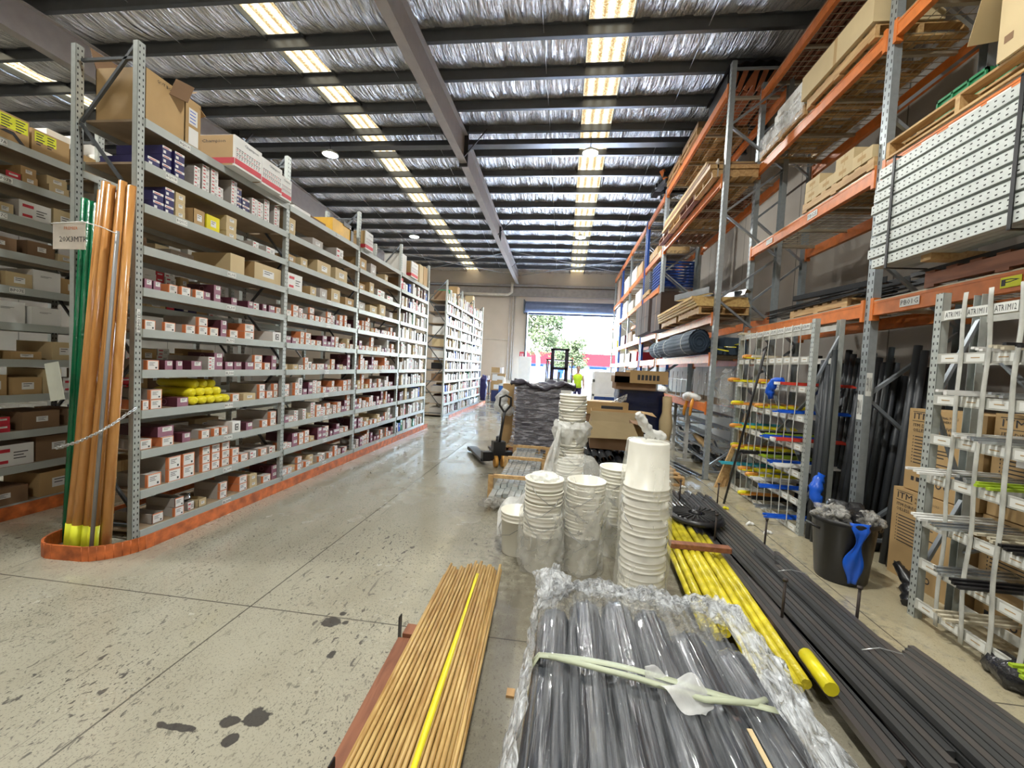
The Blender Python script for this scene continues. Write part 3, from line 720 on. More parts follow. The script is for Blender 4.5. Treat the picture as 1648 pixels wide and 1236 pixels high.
for (y, w_, h, x, lb) in ((3.885, .375, .30, -3.36, 'first white and red printed carton overhanging the top shelf, nearest'), (4.29, .33, .285, -3.38, 'second white and red printed carton overhanging the top shelf'),
                    (4.63, .22, .255, -3.42, 'narrow white and red printed carton next to the second post'), (6.80, .27, .30, -3.42, 'white and red printed carton on the top shelf of the third bay'),
                    (8.95, .40, .34, -3.42, 'white and red printed carton on the top shelf of the fourth bay')):
    t = thing('carton', lb, 'box', (x, y, zt), 0, 'white and red printed cartons on the top shelf')
    obj('body', MB().box(-.45, 0, 0, w_, 0, h), m_white, t); obj('side_panel', MB().box(-.44, -.02, -.0008, 0, .003, h-.003), m_kraft, t)
    champ(t, w_, h)
t = thing('carton', 'open pale kraft carton standing behind the printed cartons on the top shelf', 'box', (-3.86, 4.22, zt))
b1 = MB(); W_, D_, H_ = .40, .2, .40
b1.box(-D_, 0, 0, W_, 0, T).box(-T, 0, 0, W_, 0, H_).box(-D_, -D_+T, 0, W_, 0, H_).box(-D_, 0, 0, T, 0, H_).box(-D_, 0, W_-T, W_, 0, H_)
obj('body', b1, m_kraftl, t)
t = thing('toolbox', 'yellow plastic case with black frame on the top shelf of the second bay', 'case', (-3.52, 5.95, zt))
obj('case_body', MB().box(-.35, 0, 0, .52, 0, .22), mat('case_yellow', (.75,.42,.02), .4), t)
mb = MB().box(-.36, .012, .52, .60, 0, .26).box(-.36, .012, .30, .60, .2, .26); obj('case_frame', mb, m_black, t)
for i, (y, w_, h, k, lb) in enumerate(((5.05, .35, .06, m_white, 'flat white packs at the near end of the second bay, top shelf'), (5.42, .35, .05, m_kraftd, 'low brown tray in the second bay, top shelf'),
        (6.57, .11, .12, m_kraft, 'small kraft carton next to the yellow case on the top shelf'), (7.15, .14, .2, m_grey, 'grey carton beside a printed one, third bay top shelf'),
        (8.65, .25, .42, m_white, 'tall white and orange carton by the fourth post, top shelf'), (9.40, .28, .42, m_kraft, 'tall kraft carton on the top shelf, first of three in the fourth bay'),
        (9.72, .28, .46, m_kraftl, 'pale kraft carton on the top shelf, second of three in the fourth bay'), (10.03, .28, .48, m_kraft, 'kraft carton at the far end of the near run, top shelf'),
        (14.0, .3, .45, m_kraft, 'kraft carton on top of the farther run, nearer'), (16.4, .3, .55, m_kraftl, 'pale kraft carton on top of the farther run, farther'))):
    if y > 12: zt2 = zt
    big(lb, k, -3.52, y, zt if y < 12 else zt+.42, w_, .4, h) if y < 12 else big(lb, k, -3.70, y, zt, w_, .3, h+.3)
# yellow plastic-wrapped rolls on the fourth shelf up
mbr = MB(); mbr.tube([(-.42,0,0),(-.38,0,0),(-.02,0,0),(0,0,0)], [.025,.042,.042,.022], 12)
rl = mbr.mesh('roll', m_yellow); i = 0
for r_, (ys_, z0) in enumerate((([3.63, 3.73, 3.83, 3.93, 4.02], .045), ([3.64, 3.74, 3.84, 3.94], .125), ([3.70, 3.80, 3.90], .20))):
    for j, y in enumerate(ys_):
        o = place('wrapped_roll', rl, None, (XF+.01-r_*.03, y, ZK[3]+.031+z0)); o.scale = (1, 1.1, .95)
        tag(o, 'glossy yellow wrapped roll, %s from left in the %s row, fourth shelf up' % (ORD[j], ['bottom', 'middle', 'top'][r_]), 'roll', 'yellow wrapped rolls on the fourth shelf up')
# silver fittings in open cartons
t = obj('loose_fittings', MB().lathe([(.0,.05),(.04,.045),(.05,0)], 8), m_alu); t.location = (XF-.12, 3.66, ZK[0]+.13)
tag(t, 'shiny metal fittings heaped in an open carton on the bottom shelf', 'fittings', kind='stuff')

# ---- orange steel floor guard looping round the end of the near run
pts = [(-3.26, 10.0), (-3.26, 3.02)] + [(-3.56+.30*math.cos(a), 3.00+.33*math.sin(a)) for a in [-.15*i for i in range(1, 10)]] + [(-3.74, 2.665)] + [(-3.74-.24*math.sin(a), 2.90-.24*math.cos(a)) for a in [.25*i for i in range(1, 7)]] + [(-4.12, 3.4), (-4.12, 10.0)]
mb = MB()
for a, b in zip(pts, pts[1:]): mb.bar((a[0], a[1], .055), (b[0], b[1], .055), .014, .11); 
for a in pts[1:-1]: mb.tube([(a[0], a[1], 0), (a[0], a[1], .11)], .008, 8)
o = obj('floor_guard', mb, m_kerb); tag(o, 'orange steel guard rail on the floor round the near shelving run', 'guard rail')
o = obj('floor_guard', MB().box(-3.27, -3.255, 12.0, 17.8, 0, .10), m_kerb); tag(o, 'orange guard rail on the floor along the farther shelving run', 'guard rail')
o = obj('floor_guard', MB().box(-4.92, -4.905, .3, 8, 0, .12), m_kerb); tag(o, 'orange guard rail on the floor along the rear shelving', 'guard rail')

# ---- leaning plastic-wrapped tubes
m_timb = wood('wrapped_timber', (.62,.31,.10), (.46,.20,.05), .22, (3, 3, .5), 5)
m_wrapg = mat('green_wrap', (.0,.13,.05), .25, 0, .2, 5, bump=.3)
spec_ = [(-3.84, 2.86, -3.69, 2.95, .032), (-3.77, 2.80, -3.63, 2.93, .033), (-3.69, 2.78, -3.57, 2.92, .034), (-3.62, 2.80, -3.52, 2.95, .031), (-3.55, 2.79, -3.47, 2.92, .032),
         (-3.47, 2.82, -3.42, 2.94, .034), (-3.73, 2.89, -3.60, 3.0, .03), (-3.58, 2.88, -3.48, 3.0, .03)]
for i, (xa, ya, xb, yb, r) in enumerate(spec_):
    zt_ = 2.84 + .03*((i*5) % 3)
    t = thing('timber_pole', 'orange-brown wrapped timber pole, %s from the left in the leaning bundle' % ORD[i] if i < 6 else 'orange-brown wrapped pole at the back of the leaning bundle, %s side' % ('left', 'right')[i-6], 'pole', (xa, ya, .0), 0, 'wrapped timber poles leaning on the shelving end')
    obj('pole_body', MB().tube([(0,0,.0), ((xb-xa)*.5, (yb-ya)*.5, zt_*.5), (xb-xa, yb-ya, zt_)], [r, r*.93, .027], 12), m_timb, t)
    if i < 5: obj('yellow_tape', MB().tube([(0,0,.02), ((xb-xa)*.07, (yb-ya)*.07, .02+zt_*.07)], r+.002, 12), m_yel, t)
t = obj('grey_pipe', MB().tube([(-3.50, 2.74, 0), (-3.44, 2.86, 2.5)], .013, 8), mat('grey_pipe', (.22,.22,.22), .4)); tag(t, 'thin grey pipe leaning against the timber poles', 'pipe')
for i in range(4):
    t = obj('green_tube', MB().tube([(-3.98+.05*i, 2.93, 0), (-3.91+.055*i, 3.0, 2.80-.02*i)], .0245, 10), m_wrapg)
    tag(t, 'green plastic-wrapped tube, %s from the left behind the timber poles' % ORD[i], 'tube', 'green wrapped tubes behind the timber poles')
t = thing('hanging_tag', 'white paper tag strung across the leaning poles', 'tag', (-3.72, 2.76, 2.43))
mb = MB().box(-.15, .13, -.004, 0, -.10, .10, 0); letters(mb, '20X3MTR', (-.09, -.005, -.045), XP, ZP, .04, 1, YN); letters(mb, 'PREMIER', (-.05, -.005, .045), XP, ZP, .022, 2, YN)
obj('paper', mb, [mat('paper', (.68,.62,.55), .8), m_ink, m_orange], t)
obj('string', MB().tube([(-.18, .0, .09), (.13, -.02, .1), (.22, .03, .08), (.32, .06, .04)], .004, 5), m_white, t)
t = obj('paper_sheet', MB().box(-.08, .05, -.002, .002, -.3, 0)  , mat('paper2', (.5,.52,.45), .8)); t.location = (-3.98, 2.84, 1.47); t.rotation_euler = (0, -.2, 0)
tag(t, 'pale paper sheet tucked behind the leaning poles', 'paper')
# chain holding the poles: interlocked oval links
mb = MB(); N_ = 44; path = []
K_ = [Vector(p) for p in ((-3.90,2.86,.80), (-3.86,2.775,.81), (-3.60,2.725,.885), (-3.44,2.735,.965), (-3.40,2.80,1.02), (-3.47,3.04,1.12))]
for i in range(N_+1):
    u = i/N_*(len(K_)-1); j = min(int(u), len(K_)-2); path.append(K_[j].lerp(K_[j+1], u-j))
for i in range(N_):
    p, q = path[i], path[i+1]; c = (p+q)/2; dv = (q-p).normalized(); s = Vector((0,0,1)) if i % 2 else dv.cross(Vector((0,0,1))).normalized()
    L_ = (q-p).length*.75
    mb.tube([c + dv*L_*math.cos(t_) + s*.010*math.sin(t_) for t_ in [2*PI*j/10 for j in range(11)]], .0035, 5, cap=False)
t = obj('chain', mb, m_rod); tag(t, 'steel chain slung round the leaning poles and hooked to the post', 'chain')

# ================================================================== RIGHT-HAND PALLET RACKS
m_galvr = perforated('galvanised_upright_face', (.36,.40,.42), .075, .018, .006, .024, metal=.5)
m_bluer = perforated('blue_upright_face', (.02,.08,.36), .075, .018, .006, .024, metal=.2)
m_wire = mat('wire_mesh', (.45,.40,.30), .4, .6)
m_beamedge = mat('beam_edge', (.72,.24,.06), .4)
def rack(label, xf, depth, frames, spans, ztop, name='pallet_rack', labels={}):
    """frames: (y, material); spans: (y0, y1, [beam heights]); front faces -X"""
    r = thing(name, label, 'pallet rack', (xf, frames[0][0], 0)); y0 = frames[0][0]
    for y, mt in frames:
        u = MB().box(0, .003, -.045, .045, 0, ztop).box(0, .07, -.045, -.042, 0, ztop).box(0, .07, .042, .045, 0, ztop)
        ume = u.mesh('upright', mt)
        place('upright', ume, r, (0, y-y0, 0)); q = place('upright', ume, r, (depth, y-y0, 0)); q.rotation_euler = (0, 0, PI)
        obj('foot_plate', MB().box(-.02, .10, -.06, .06, 0, .006).box(depth-.1, depth+.02, -.06, .06, 0, .006), m_steel, r, (0, y-y0, 0))
        bm_ = MB(); z = .2; s = 1
        while z < ztop-.6:
            a, b = (.06, depth-.06) if s > 0 else (depth-.06, .06)
            bm_.bar((a, 0, z), (b, 0, z+.62), .035, .03); z += .66; s = -s
        bm_.bar((.06, 0, ztop-.1), (depth-.06, 0, ztop-.1), .035, .03); bm_.bar((.06, 0, .12), (depth-.06, 0, .12), .035, .03)
        obj('frame_brace', bm_, m_brace, r, (0, y-y0, 0))
    for ya, yb, zs in spans:
        for z in zs:
            z, dk = (z, True) if not isinstance(z, tuple) else z
            for x, s in ((-.012, 1), (depth-.038, -1)):
                b = MB().box(x, x+.05, ya-y0+.05, yb-y0-.05, z-.065, z+.065)
                fx = x-.003 if s > 0 else x+.05
                b.box(fx, fx+.003, ya-y0+.05, yb-y0-.05, z-.065, z-.05); b.box(fx, fx+.003, ya-y0+.05, yb-y0-.05, z+.045, z+.065)
                for yy in (ya-y0+.045, yb-y0-.085): b.box(x-.006, x+.056, yy, yy+.04, z-.11, z+.10)
                bo = obj('beam', b, m_orange, r)
                if s > 0 and (ya, z) in labels:
                    for tx, yy, w_ in labels[(ya, z)]: plate('beam_label', tx, bo, (x-.004, yy-y0, z), '-X', w_, .07, [m_yel if tx == 'P' else m_ply, m_ink])
            if dk:
                d_ = MB(); y = ya-y0+(.08 if ya != 6.9 else .42)
                while y < yb-y0-.06: d_.box(-.012, depth-.0, y, y+.006, z+.070, z+.076); y += .10
                for i in range(9): x = .03+i*(depth-.06)/8; d_.box(x, x+.005, ya-y0+.06, yb-y0-.06, z+.066, z+.070)
                for x in (-.014,): d_.box(x, x+.006, ya-y0+.06, yb-y0-.06, z+.066, z+.076)
                for yy in [ya-y0+.3+i*(yb-ya-.6)/3 for i in range(4)]: d_.box(.04, depth-.04, yy, yy+.04, z+.03, z+.066)
                obj('wire_deck', d_, m_wire, r)
    return r
ZB = [2.33, 3.60, 4.86, 6.02]
rackA = rack('orange and galvanised pallet rack nearest on the right, four beam levels', 2.85, .84, [(1.60, m_galvr), (4.40, m_galvr), (7.18, m_galvr)],
     [(1.60, 4.40, ZB[:3]), (4.40, 7.18, ZB)], 6.25, labels={(1.60, 2.33): [('PB01G', 3.90, .20), ('P', 3.10, .13)], (4.40, 2.33): [('', 6.95, .1)],
      (1.60, 3.60): [('PB01E', 3.55, .25), ('', 3.3, .16), ('', 3.85, .14)], (4.40, 3.60): [('PB02E', 5.45, .2), ('', 6.5, .18)]})
rackB = rack('long pallet rack farther along, standing forward of the nearest one', 2.28, .90, [(6.90, m_galvr), (10.80, m_galvr)], [(6.90, 10.80, [(1.12, False), (1.90, True), (2.53, True), (4.66, True), (6.02, True)])], 6.4)
rackC = rack('farthest pallet rack with blue and grey uprights beside the roller door', 2.28, .90, [(13.30, m_bluer), (16.1, m_galvr), (18.4, m_bluer), (21.0, m_galvr)],
     [(13.3, 16.1, [1.9, 2.6, 3.75, 4.66, 6.02]), (16.1, 18.4, [1.9, 2.6, 3.75, 4.66, 6.02]), (18.4, 21.0, [1.9, 2.6, 3.75, 4.66, 6.02])], 6.2)
rackD = rack('short pallet rack span of orange beams between the long rack and blue rack', 2.29, .88, [(10.98, m_galv), (13.12, m_bluer)], [(10.98, 13.12, [1.9, 2.6, 3.75, 4.66, 6.02])], 6.2)
t = plate('post_label', 'PB01L', rackA, (-.003, 2.80, 1.40), '-X', .07, .24)
t = plate('post_label', 'PB01K', rackA, (.03, 2.755, 1.62), '-Y', .05, .22)

# ---- pallets
def pallet(label, x0, x1, y0, y1, z, mt=None, along='X', h=.13, g='timber pallets on the racks'):
    """boards across, three bearers"""
    mt = mt or m_wood
    t = thing('pallet', label, 'pallet', (x0, y0, z), 0, g); W_, L_ = x1-x0, y1-y0
    def deck(z0, n, name):
        mb = MB()
        for i in range(n):
            if along == 'X': p = L_*i/(n-1) if n > 1 else 0; a = (L_-.09)*i/(n-1); mb.box(0, W_, a, a+.09, z0, z0+.018)
            else: a = (W_-.09)*i/(n-1); mb.box(a, a+.09, 0, L_, z0, z0+.018)
        obj(name, mb, mt, t)
    deck(h-.018, 7, 'top_deck')
    for i in range(3):
        if along == 'X': a = (L_-.09)*i/2; obj('bottom_board', MB().box(0, W_, a, a+.09, 0, .018), mt, t)
        else: a = (W_-.09)*i/2; obj('bottom_board', MB().box(a, a+.09, 0, L_, 0, .018), mt, t)
    for i in range(3):
        if along == 'X': a = (W_-.04)*i/2; obj('bearer', MB().box(a, a+.04, 0, L_, .018, h-.018), mt, t)
        else: a = (L_-.04)*i/2; obj('bearer', MB().box(0, W_, a, a+.04, .018, h-.018), mt, t)
    return t
def stack_boxes(pref, x0, y0, z, nx, ny, nz, w_, d, h, mt, skip=(), grp=None, lab=None, jit=.008):
    me = None
    for k in range(nz):
        for j in range(ny):
            for i in range(nx):
                if (i, j, k) in skip: continue
                if me is None:
                    mb = MB().box(0, d-.004, 0, w_-.004, 0, h-.002, 0); mb.quad((-.001, w_*.7, h*.35), YN, ZP, w_*.4, h*.3, 1); mb.quad((-.001, w_*.5, 0), YN, ZP, .01, h, 1); me = mb.mesh('carton', [mt, m_kraft if mt is not m_white else m_grey])
                o = place('carton', me, None, (x0+i*d+rnd.uniform(-jit, jit), y0+j*w_+rnd.uniform(0, jit), z+k*h))
                tag(o, '%s, %s layer, %s along%s' % (pref, ['bottom', 'middle', 'top'][k] if nz == 3 else ['lower', 'upper'][k] if nz == 2 else 'single', ORD[j], '' if nx == 1 else (', front', ', rear', ', far')[i]), 'box', grp)
DK = .078  # top of the wire deck above the beam centre
# nearest bay, level with the camera's right edge
pallet('red painted pallet under the perforated sections on the lowest beam', 2.82, 3.62, 2.55, 3.75, ZB[0]+DK, m_woodr, 'X', .13)
mb = MB()
for i in range(14): mb.box(2.86+i*.05, 2.90+i*.05, 2.35+.02*(i % 3), 3.95, ZB[0]+DK+.13, ZB[0]+DK+.165)
o = obj('flat_bars', mb, m_black); tag(o, 'layer of flat black steel bars lying on the red pallet', 'steel bars', kind='stuff')
o = obj('timber_block', MB().box(2.66, 3.3, 3.50, 3.59, ZB[0]+DK+.145, ZB[0]+DK+.21), m_wood); o.location = (0, 0, .02); tag(o, 'timber packer block under the perforated sections', 'block')
o = obj('timber_block', MB().box(2.66, 3.3, 2.7, 2.79, ZB[0]+DK+.165, ZB[0]+DK+.23), m_wood); tag(o, 'second timber packer under the perforated sections, right of the first', 'block')
m_prun = perforated('perforated_section', (.55,.58,.56), .05, .008, .0045, .017, 'run')
pr = MB().box(0, .004, 0, 1.6, -.038, .038).box(0, .06, 0, 1.6, .034, .038).box(0, .06, 0, 1.6, -.038, -.034); prm = pr.mesh('perforated_post', m_prun)
for i in range(9):
    for j in range(4):
        o = place('perforated_post', prm, None, (2.60+j*.065, 2.42+.02*((i*3) % 4)-.015*i*0, 2.66+i*.095)); 
        tag(o, 'grey perforated steel post, %s layer up, %s from the aisle, strapped on the red pallet' % (ORD[i], ORD[j]), 'steel section', 'perforated posts strapped in a bundle')
for y, lb in ((3.85, 'far'), (2.88, 'near')):
    mb = MB().box(2.590, 2.597, y-.012, y+.012, 2.59, 3.50).box(2.59, 2.9, y-.012, y+.012, 3.485, 3.492).box(2.59, 2.9, y-.012, y+.012, 2.585, 2.592)
    o = obj('strap', mb, m_black); tag(o, 'black steel strap round the perforated posts, %s end' % lb, 'strap')
t = pallet('pale pallet holding green crates on the second beam', 2.82, 3.66, 2.9, 4.30, ZB[1]+DK, m_wood, 'Y', .15)
def crate(label, x, y, z, w_, d, h):
    t = thing('crate', label, 'crate', (x, y, z), 0, 'green plastic crates on the pale pallet'); T = .012
    mb = MB().box(0, d, 0, w_, 0, T).box(0, T, 0, w_, 0, h).box(d-T, d, 0, w_, 0, h).box(0, d, 0, T, 0, h).box(0, d, w_-T, w_, 0, h)
    obj('body', mb, m_green, t)
    mb = MB().box(-.012, 0, 0, w_, h-.02, h).box(-.012, 0, 0, w_, h*.55, h*.55+.012)
    for i in range(4): a = (w_-.014)*i/3; mb.box(-.012, 0, a, a+.014, 0, h)
    obj('rib', mb, m_green, t)
crate('green slatted crate, far one on the pale pallet', 2.98, 3.57, ZB[1]+DK+.155, .42, .5, .17)
crate('green slatted crate tucked behind the big printed carton', 3.0, 3.10, ZB[1]+DK+.155, .42, .5, .17)
t = thing('carton', 'big kraft carton with grey print at the upper right edge', 'box', (2.80, 2.70, ZB[1]+DK+.155))
obj('body', MB().box(0, .55, 0, .60, 0, .50), m_kraftl, t)
obj('flap', MB().bar((.06, .60, .5), (.10, .74, .25), .3, .005), m_kraftl, t)
mb = MB().quad((-.001, .42, .2), YN, ZP, .22, .16, 0); mb.quad((-.001, .56, .10), YN, ZP, .06, .05, 0)
for i in range(3): mb.quad((-.001, .5, .40-i*.03), YN, ZP, .35-.05*i, .01, 0)
mb.quad((-.001, .3, .1), YN, ZP, .25, .03, 0); obj('print', mb, m_kraftd, t)
pallet('timber pallet high on the third beam at the top right', 2.9, 3.6, 3.0, 4.2, ZB[2]+DK, m_wood, 'Y', .13)
o = big('flat kraft carton on the third beam pallet at the top right', m_kraftl, 3.58, 3.05, ZB[2]+DK+.13, 1.1, .66, .2)
# second bay
pallet('pale pallet under the black bars on the lowest beam', 2.87, 3.6, 4.75, 5.85, ZB[0]+DK, m_wood, 'X', .10)
m_satin = mat('satin_black', (.02,.022,.026), .25, .3)
for i in range(12):
    o = obj('flat_bar', MB().box(0, .055, 0, 1.9+.12*((i*5) % 4), 0, .012), m_satin); o.location = (2.84+.062*i, 4.55+.05*((i*7) % 5), ZB[0]+DK+.105+.02*((i*3) % 4)); o.rotation_euler = (.012*(i % 3), 0, rnd.uniform(-.04, .04))
    tag(o, 'long flat black steel bar on the pale pallet, %s from the aisle' % ORD[i], 'steel bar', 'black flat bars fanned on the pale pallet')
for i in range(3):
    o = obj('black_angle', MB().box(0, .06, 0, 1.2, .0, .006).box(0, .006, 0, 1.2, 0, .06), m_satin); o.location = (3.0+.2*i, 4.42, ZB[0]+DK+.19+.01*i); o.rotation_euler = (.0, 0, .2-.1*i)
    tag(o, 'black steel angle lying across the flat bars, %s from the aisle' % ORD[i], 'steel angle', 'black angles on the flat bars')
pallet('yellow-brown pallet of kraft cartons on the second beam', 2.82, 3.62, 4.45, 5.65, ZB[1]+DK, m_wood, 'X', .11)
stack_boxes('pale kraft carton on the second beam pallet', 2.82, 4.47, ZB[1]+DK+.112, 2, 4, 2, .29, .38, .125, m_kraftl, skip=((0, 0, 1), (0, 2, 1), (1, 1, 1)), grp='pale kraft cartons on the second beam')
pallet('pallet under the long kraft carton on the third beam', 2.78, 3.58, 4.52, 5.66, ZB[2]+DK, m_wood, 'X', .13)
t = thing('carton', 'very long pale kraft carton on the third beam, projecting into the aisle', 'box', (2.74, 4.50, ZB[2]+DK+.135))
obj('body', MB().box(0, .62, 0, 1.22, 0, .28), m_kraftl, t)
obj('tape', MB().box(-.001, .0, .55, .60, 0, .28), m_kraft, t)
pallet('pallet under the film-wrapped white cartons on the third beam', 2.80, 3.56, 5.74, 6.94, ZB[2]+DK, m_wood, 'X', .13)
stack_boxes('white carton wrapped in film on the third beam', 2.80, 5.76, ZB[2]+DK+.132, 2, 3, 2, .38, .36, .14, m_white, skip=((0, 2, 1), (1, 2, 1)), grp='white film-wrapped cartons on the third beam')
m_film = film('stretch_film', (.8,.82,.84), .30, .18, .8, 9, hot=.5)
o = obj('film_wrap', MB().box(2.775, 2.785, 5.75, 6.92, ZB[2]+DK+.02, ZB[2]+DK+.30), m_film); tag(o, 'cloudy stretch film over the white cartons on the third beam', 'plastic film')
t = big('flat white carton lid on top of the white cartons', m_white, 3.40, 5.76, ZB[2]+DK+.416, .7, .6, .05)
# top: dark wrapped bundle of red timber pallets by the roof
t = thing('board_bundle', 'bundle of terracotta-red boards under a dark net, hung high by the roof', 'board bundle', (2.36, 7.22, 6.15))
m_terra = mat('terracotta_board', (.40,.12,.045), .6, 0, .25, 5)
for i in range(9):
    x = .05+.10*i; obj('board', MB().bar((x, 0, .0+.02*(i % 3)), (x+.07+.06*(i % 3), .03, .34+.03*((i*2) % 3)), .075, .02, up=YP), m_terra, t)
for i in range(4): obj('board', MB().box(.02+.24*i, .2+.24*i, .08, 1.0, .04, .08), m_terra, t)
obj('net', MB().grid(lambda u, v: (-.02+.98*u, -.04+1.1*v, .40+.06*math.sin(u*3.1)+.015*math.sin(u*31+v*17)), 24, 10), m_black, t)
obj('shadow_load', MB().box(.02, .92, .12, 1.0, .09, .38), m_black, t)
for i in range(3): pallet('red-brown pallet on the top beam of the second bay, %s from the aisle' % ORD[i], 2.9+.26*i, 3.13+.26*i, 5.0, 6.9, ZB[3]+DK, m_woodr, 'Y', .12)

# ---- long rack goods
for i, (y, lb) in enumerate(((8.32, 'nearest'), (9.5, 'middle'))):
    pallet('timber pallet on the top beam of the long rack, %s' % lb, 2.22, 2.83 if y < 7.2 else 3.12, y, y+1.1, 6.02+DK, m_wood, 'Y', .13)
    o = obj('slat_bundle', MB().box(2.24, 2.82 if y < 7.2 else 3.1, y+.02, y+1.08, 0, .12 + .1*(i == 2)), m_kraftd if i < 2 else m_black); o.location = (0, 0, 6.02+DK+.131); tag(o, 'dark bundle on the %s top pallet of the long rack' % lb, 'bundle')
t = thing('debris_net', 'dark net-wrapped load with orange rags at the far end of the top beam', 'wrapped load', (2.1, 10.9, 6.1))
mb = MB()
for i in range(14):
    mb.bar((rnd.uniform(0, .3), rnd.uniform(-.3, .9), rnd.uniform(0, .35)), (rnd.uniform(0, .9), rnd.uniform(-.2, 1.1), rnd.uniform(.1, .5)), .16, .1)
obj('load', mb, m_black, t); obj('rag', MB().bar((.0, -.2, .45), (.15, -.1, .25), .12, .05), m_orange, t)
for i in range(4): pallet('timber pallet on the fourth beam of the long rack, %s from the near end' % ORD[i], 2.15, 2.83 if i == 0 else 3.12, 7.02+.93*i, 7.02+.93*i+.9, 4.66+DK, m_woodr if i % 2 else m_wood, 'Y', .12)
o = obj('fibre_board', MB().box(2.215, 2.235, 7.0, 9.35, 4.745, 5.02), mat('grey_board', (.42,.36,.29), .7)); o.rotation_euler = (0, 0, 0); tag(o, 'long grey-beige board standing on edge in front of the fourth beam', 'board')
for i in range(3):
    o = obj('sheet_stack', MB().box(2.1, 2.83, 7.0+i*.1, 10.2-i*.1, 4.66+DK+.13+i*.07, 4.66+DK+.13+i*.07+.06), [m_wood, m_kraftd, m_kraft][i]); tag(o, 'stack of timber sheets on the fourth beam, %s layer' % ['bottom', 'middle', 'top'][i], 'sheets')
for i in range(2): pallet('timber pallet under the yellow-edged boards, %s' % ('near', 'far')[i], 2.08, 2.83, 7.0+1.35*i, 8.2+1.35*i, 2.53+DK, m_wood, 'X', .12)
m_brd = wood('board_edge', (.60,.42,.16), (.45,.28,.10))
for i in range(4):
    o = obj('timber_board', MB().box(2.04-.02*i, 2.83, 6.98+.03*i, 9.7-.05*i, 0, .04), m_brd); o.location = (0, 0, 2.53+DK+.122+i*.042); tag(o, 'wide yellowish timber board, %s in the stack on the long rack' % ['lowest', 'second', 'third', 'topmost'][i], 'board', 'timber boards stacked on the long rack')
for i in range(6):
    o = obj('angle_section', MB().box(0, .10, 0, .9, 0, .004).box(0, .004, 0, .9, 0, .10), m_alu); o.location = (2.2+.14*i, 6.96+.12*((i*3) % 4), 2.93+.02*i); o.rotation_euler = (.1*(i % 2), .5*i, .35*(-1)**i)
    tag(o, 'pale folded metal angle thrown on the timber boards, %s from the aisle' % ORD[i], 'metal angle', 'folded angles on the boards')
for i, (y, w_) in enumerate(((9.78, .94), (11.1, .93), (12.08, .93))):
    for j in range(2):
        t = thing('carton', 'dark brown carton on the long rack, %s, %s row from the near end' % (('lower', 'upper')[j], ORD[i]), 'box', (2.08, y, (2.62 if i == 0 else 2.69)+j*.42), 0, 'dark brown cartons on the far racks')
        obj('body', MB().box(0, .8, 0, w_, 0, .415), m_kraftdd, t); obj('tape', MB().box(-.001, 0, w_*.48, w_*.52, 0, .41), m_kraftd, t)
# slate-grey corrugated strips in strapped round bundles
m_slate = mat('slate_plastic', (.035,.055,.085), .65, 0, .15, spec=.25)
for i, (y, L_, rr) in enumerate(((7.1, 1.5, .19), (8.7, .9, .17), (9.75, .75, .17))):
    t = thing('strip_bundle', 'bundle of dark slate-blue ribbed strips with white strap, %s from the near end' % ORD[i], 'bundle', (1.98+.02*i, y, 1.98), 0, 'slate-blue ribbed bundles on the long rack')
    mb = MB()
    def fb_(u, v, rr=rr, L_=L_):
        a = u*2*PI; rib = .010*abs(math.sin(a*9)); k = rr + rib + .01*math.sin(v*9)
        return (.17+k*.85*math.cos(a), L_*v + .02*math.sin(a*5)*(1 if v < .02 else 0), .20+k*math.sin(a))
    mb.grid(fb_, 108, 14)
    for q_ in (.35, .6, .82): mb.tube([(.17+rr*.85*q_*math.cos(a*PI/8), .0+.012*math.sin(a*3), .20+rr*q_*math.sin(a*PI/8)) for a in range(17)], .006, 5, cap=False)
    mb.lathe([(rr, 0), (0, 0)], 20) if False else None
    mb.add([(.17+rr*.84*math.cos(a*PI/12), .03, .20+rr*.98*math.sin(a*PI/12)) for a in range(24)], [tuple(range(24))])
    obj('strips', mb, m_slate, t)
    mb = MB().tube([(.17+(rr*.85+.012)*math.cos(a*PI/12), L_*.3+.01, .20+(rr+.012)*math.sin(a*PI/12)) for a in range(25)], .004, 5, cap=False)
    obj('strap', mb, m_white, t)
o = obj('long_strips', MB().box(2.5, 2.83, 7.0, 10.7, 1.98, 2.25).box(2.4, 2.48, 7.0, 9.9, 1.98, 2.1), m_slate); tag(o, 'long dark strips lying deep on the third shelf of the long rack', 'strips', kind='stuff')
for i in range(3):
    o = obj('yellow_strip', MB().box(0, .04, 0, 1.4, 0, .012), m_yellow); o.location = (2.35+.1*i, 6.5, 2.0+.06*i); o.rotation_euler = (.12-.05*i, 0, -.1*i); tag(o, 'thin yellow strip sticking out by the grey upright, %s' % ['lowest', 'middle', 'topmost'][i], 'strip', 'yellow strips beside the grey upright')
# shelf under it: metal frames, clutter, plastic
for i in range(5):
    mb = MB(); y = 0
    for a, b in (((0,0,0),(0,.32,0)), ((0,0,.34),(0,.32,.34)), ((0,0,0),(0,0,.34)), ((0,.32,0),(0,.32,.34))): mb.bar(a, b, .012, .012)
    o = obj('wire_cradle', mb, m_alu); o.location = (2.25+.02*i, 8.0+.42*i, 1.20); tag(o, 'small empty square metal frame on the orange shelf, %s from the near end' % ORD[i], 'frame', 'square metal frames on the orange shelf')
for i in range(9):
    o = obj('thin_rod', MB().tube([(0,0,0),(.02,0,.5)], .006, 6), m_alu); o.location = (2.55, 7.2+.38*i, 1.20); tag(o, 'thin upright metal rod on the orange shelf, %s from the near end' % ORD[i], 'rod', 'upright rods on the orange shelf')
o = obj('shelf_board', MB().box(2.30, 3.12, 6.96, 10.8, 1.186, 1.198), m_board); tag(o, 'board laid on the lowest orange beams of the long rack', 'board')
m_bag = film('cloudy_plastic', (.85,.86,.84), .62, .3, .8, 7, hot=.3)
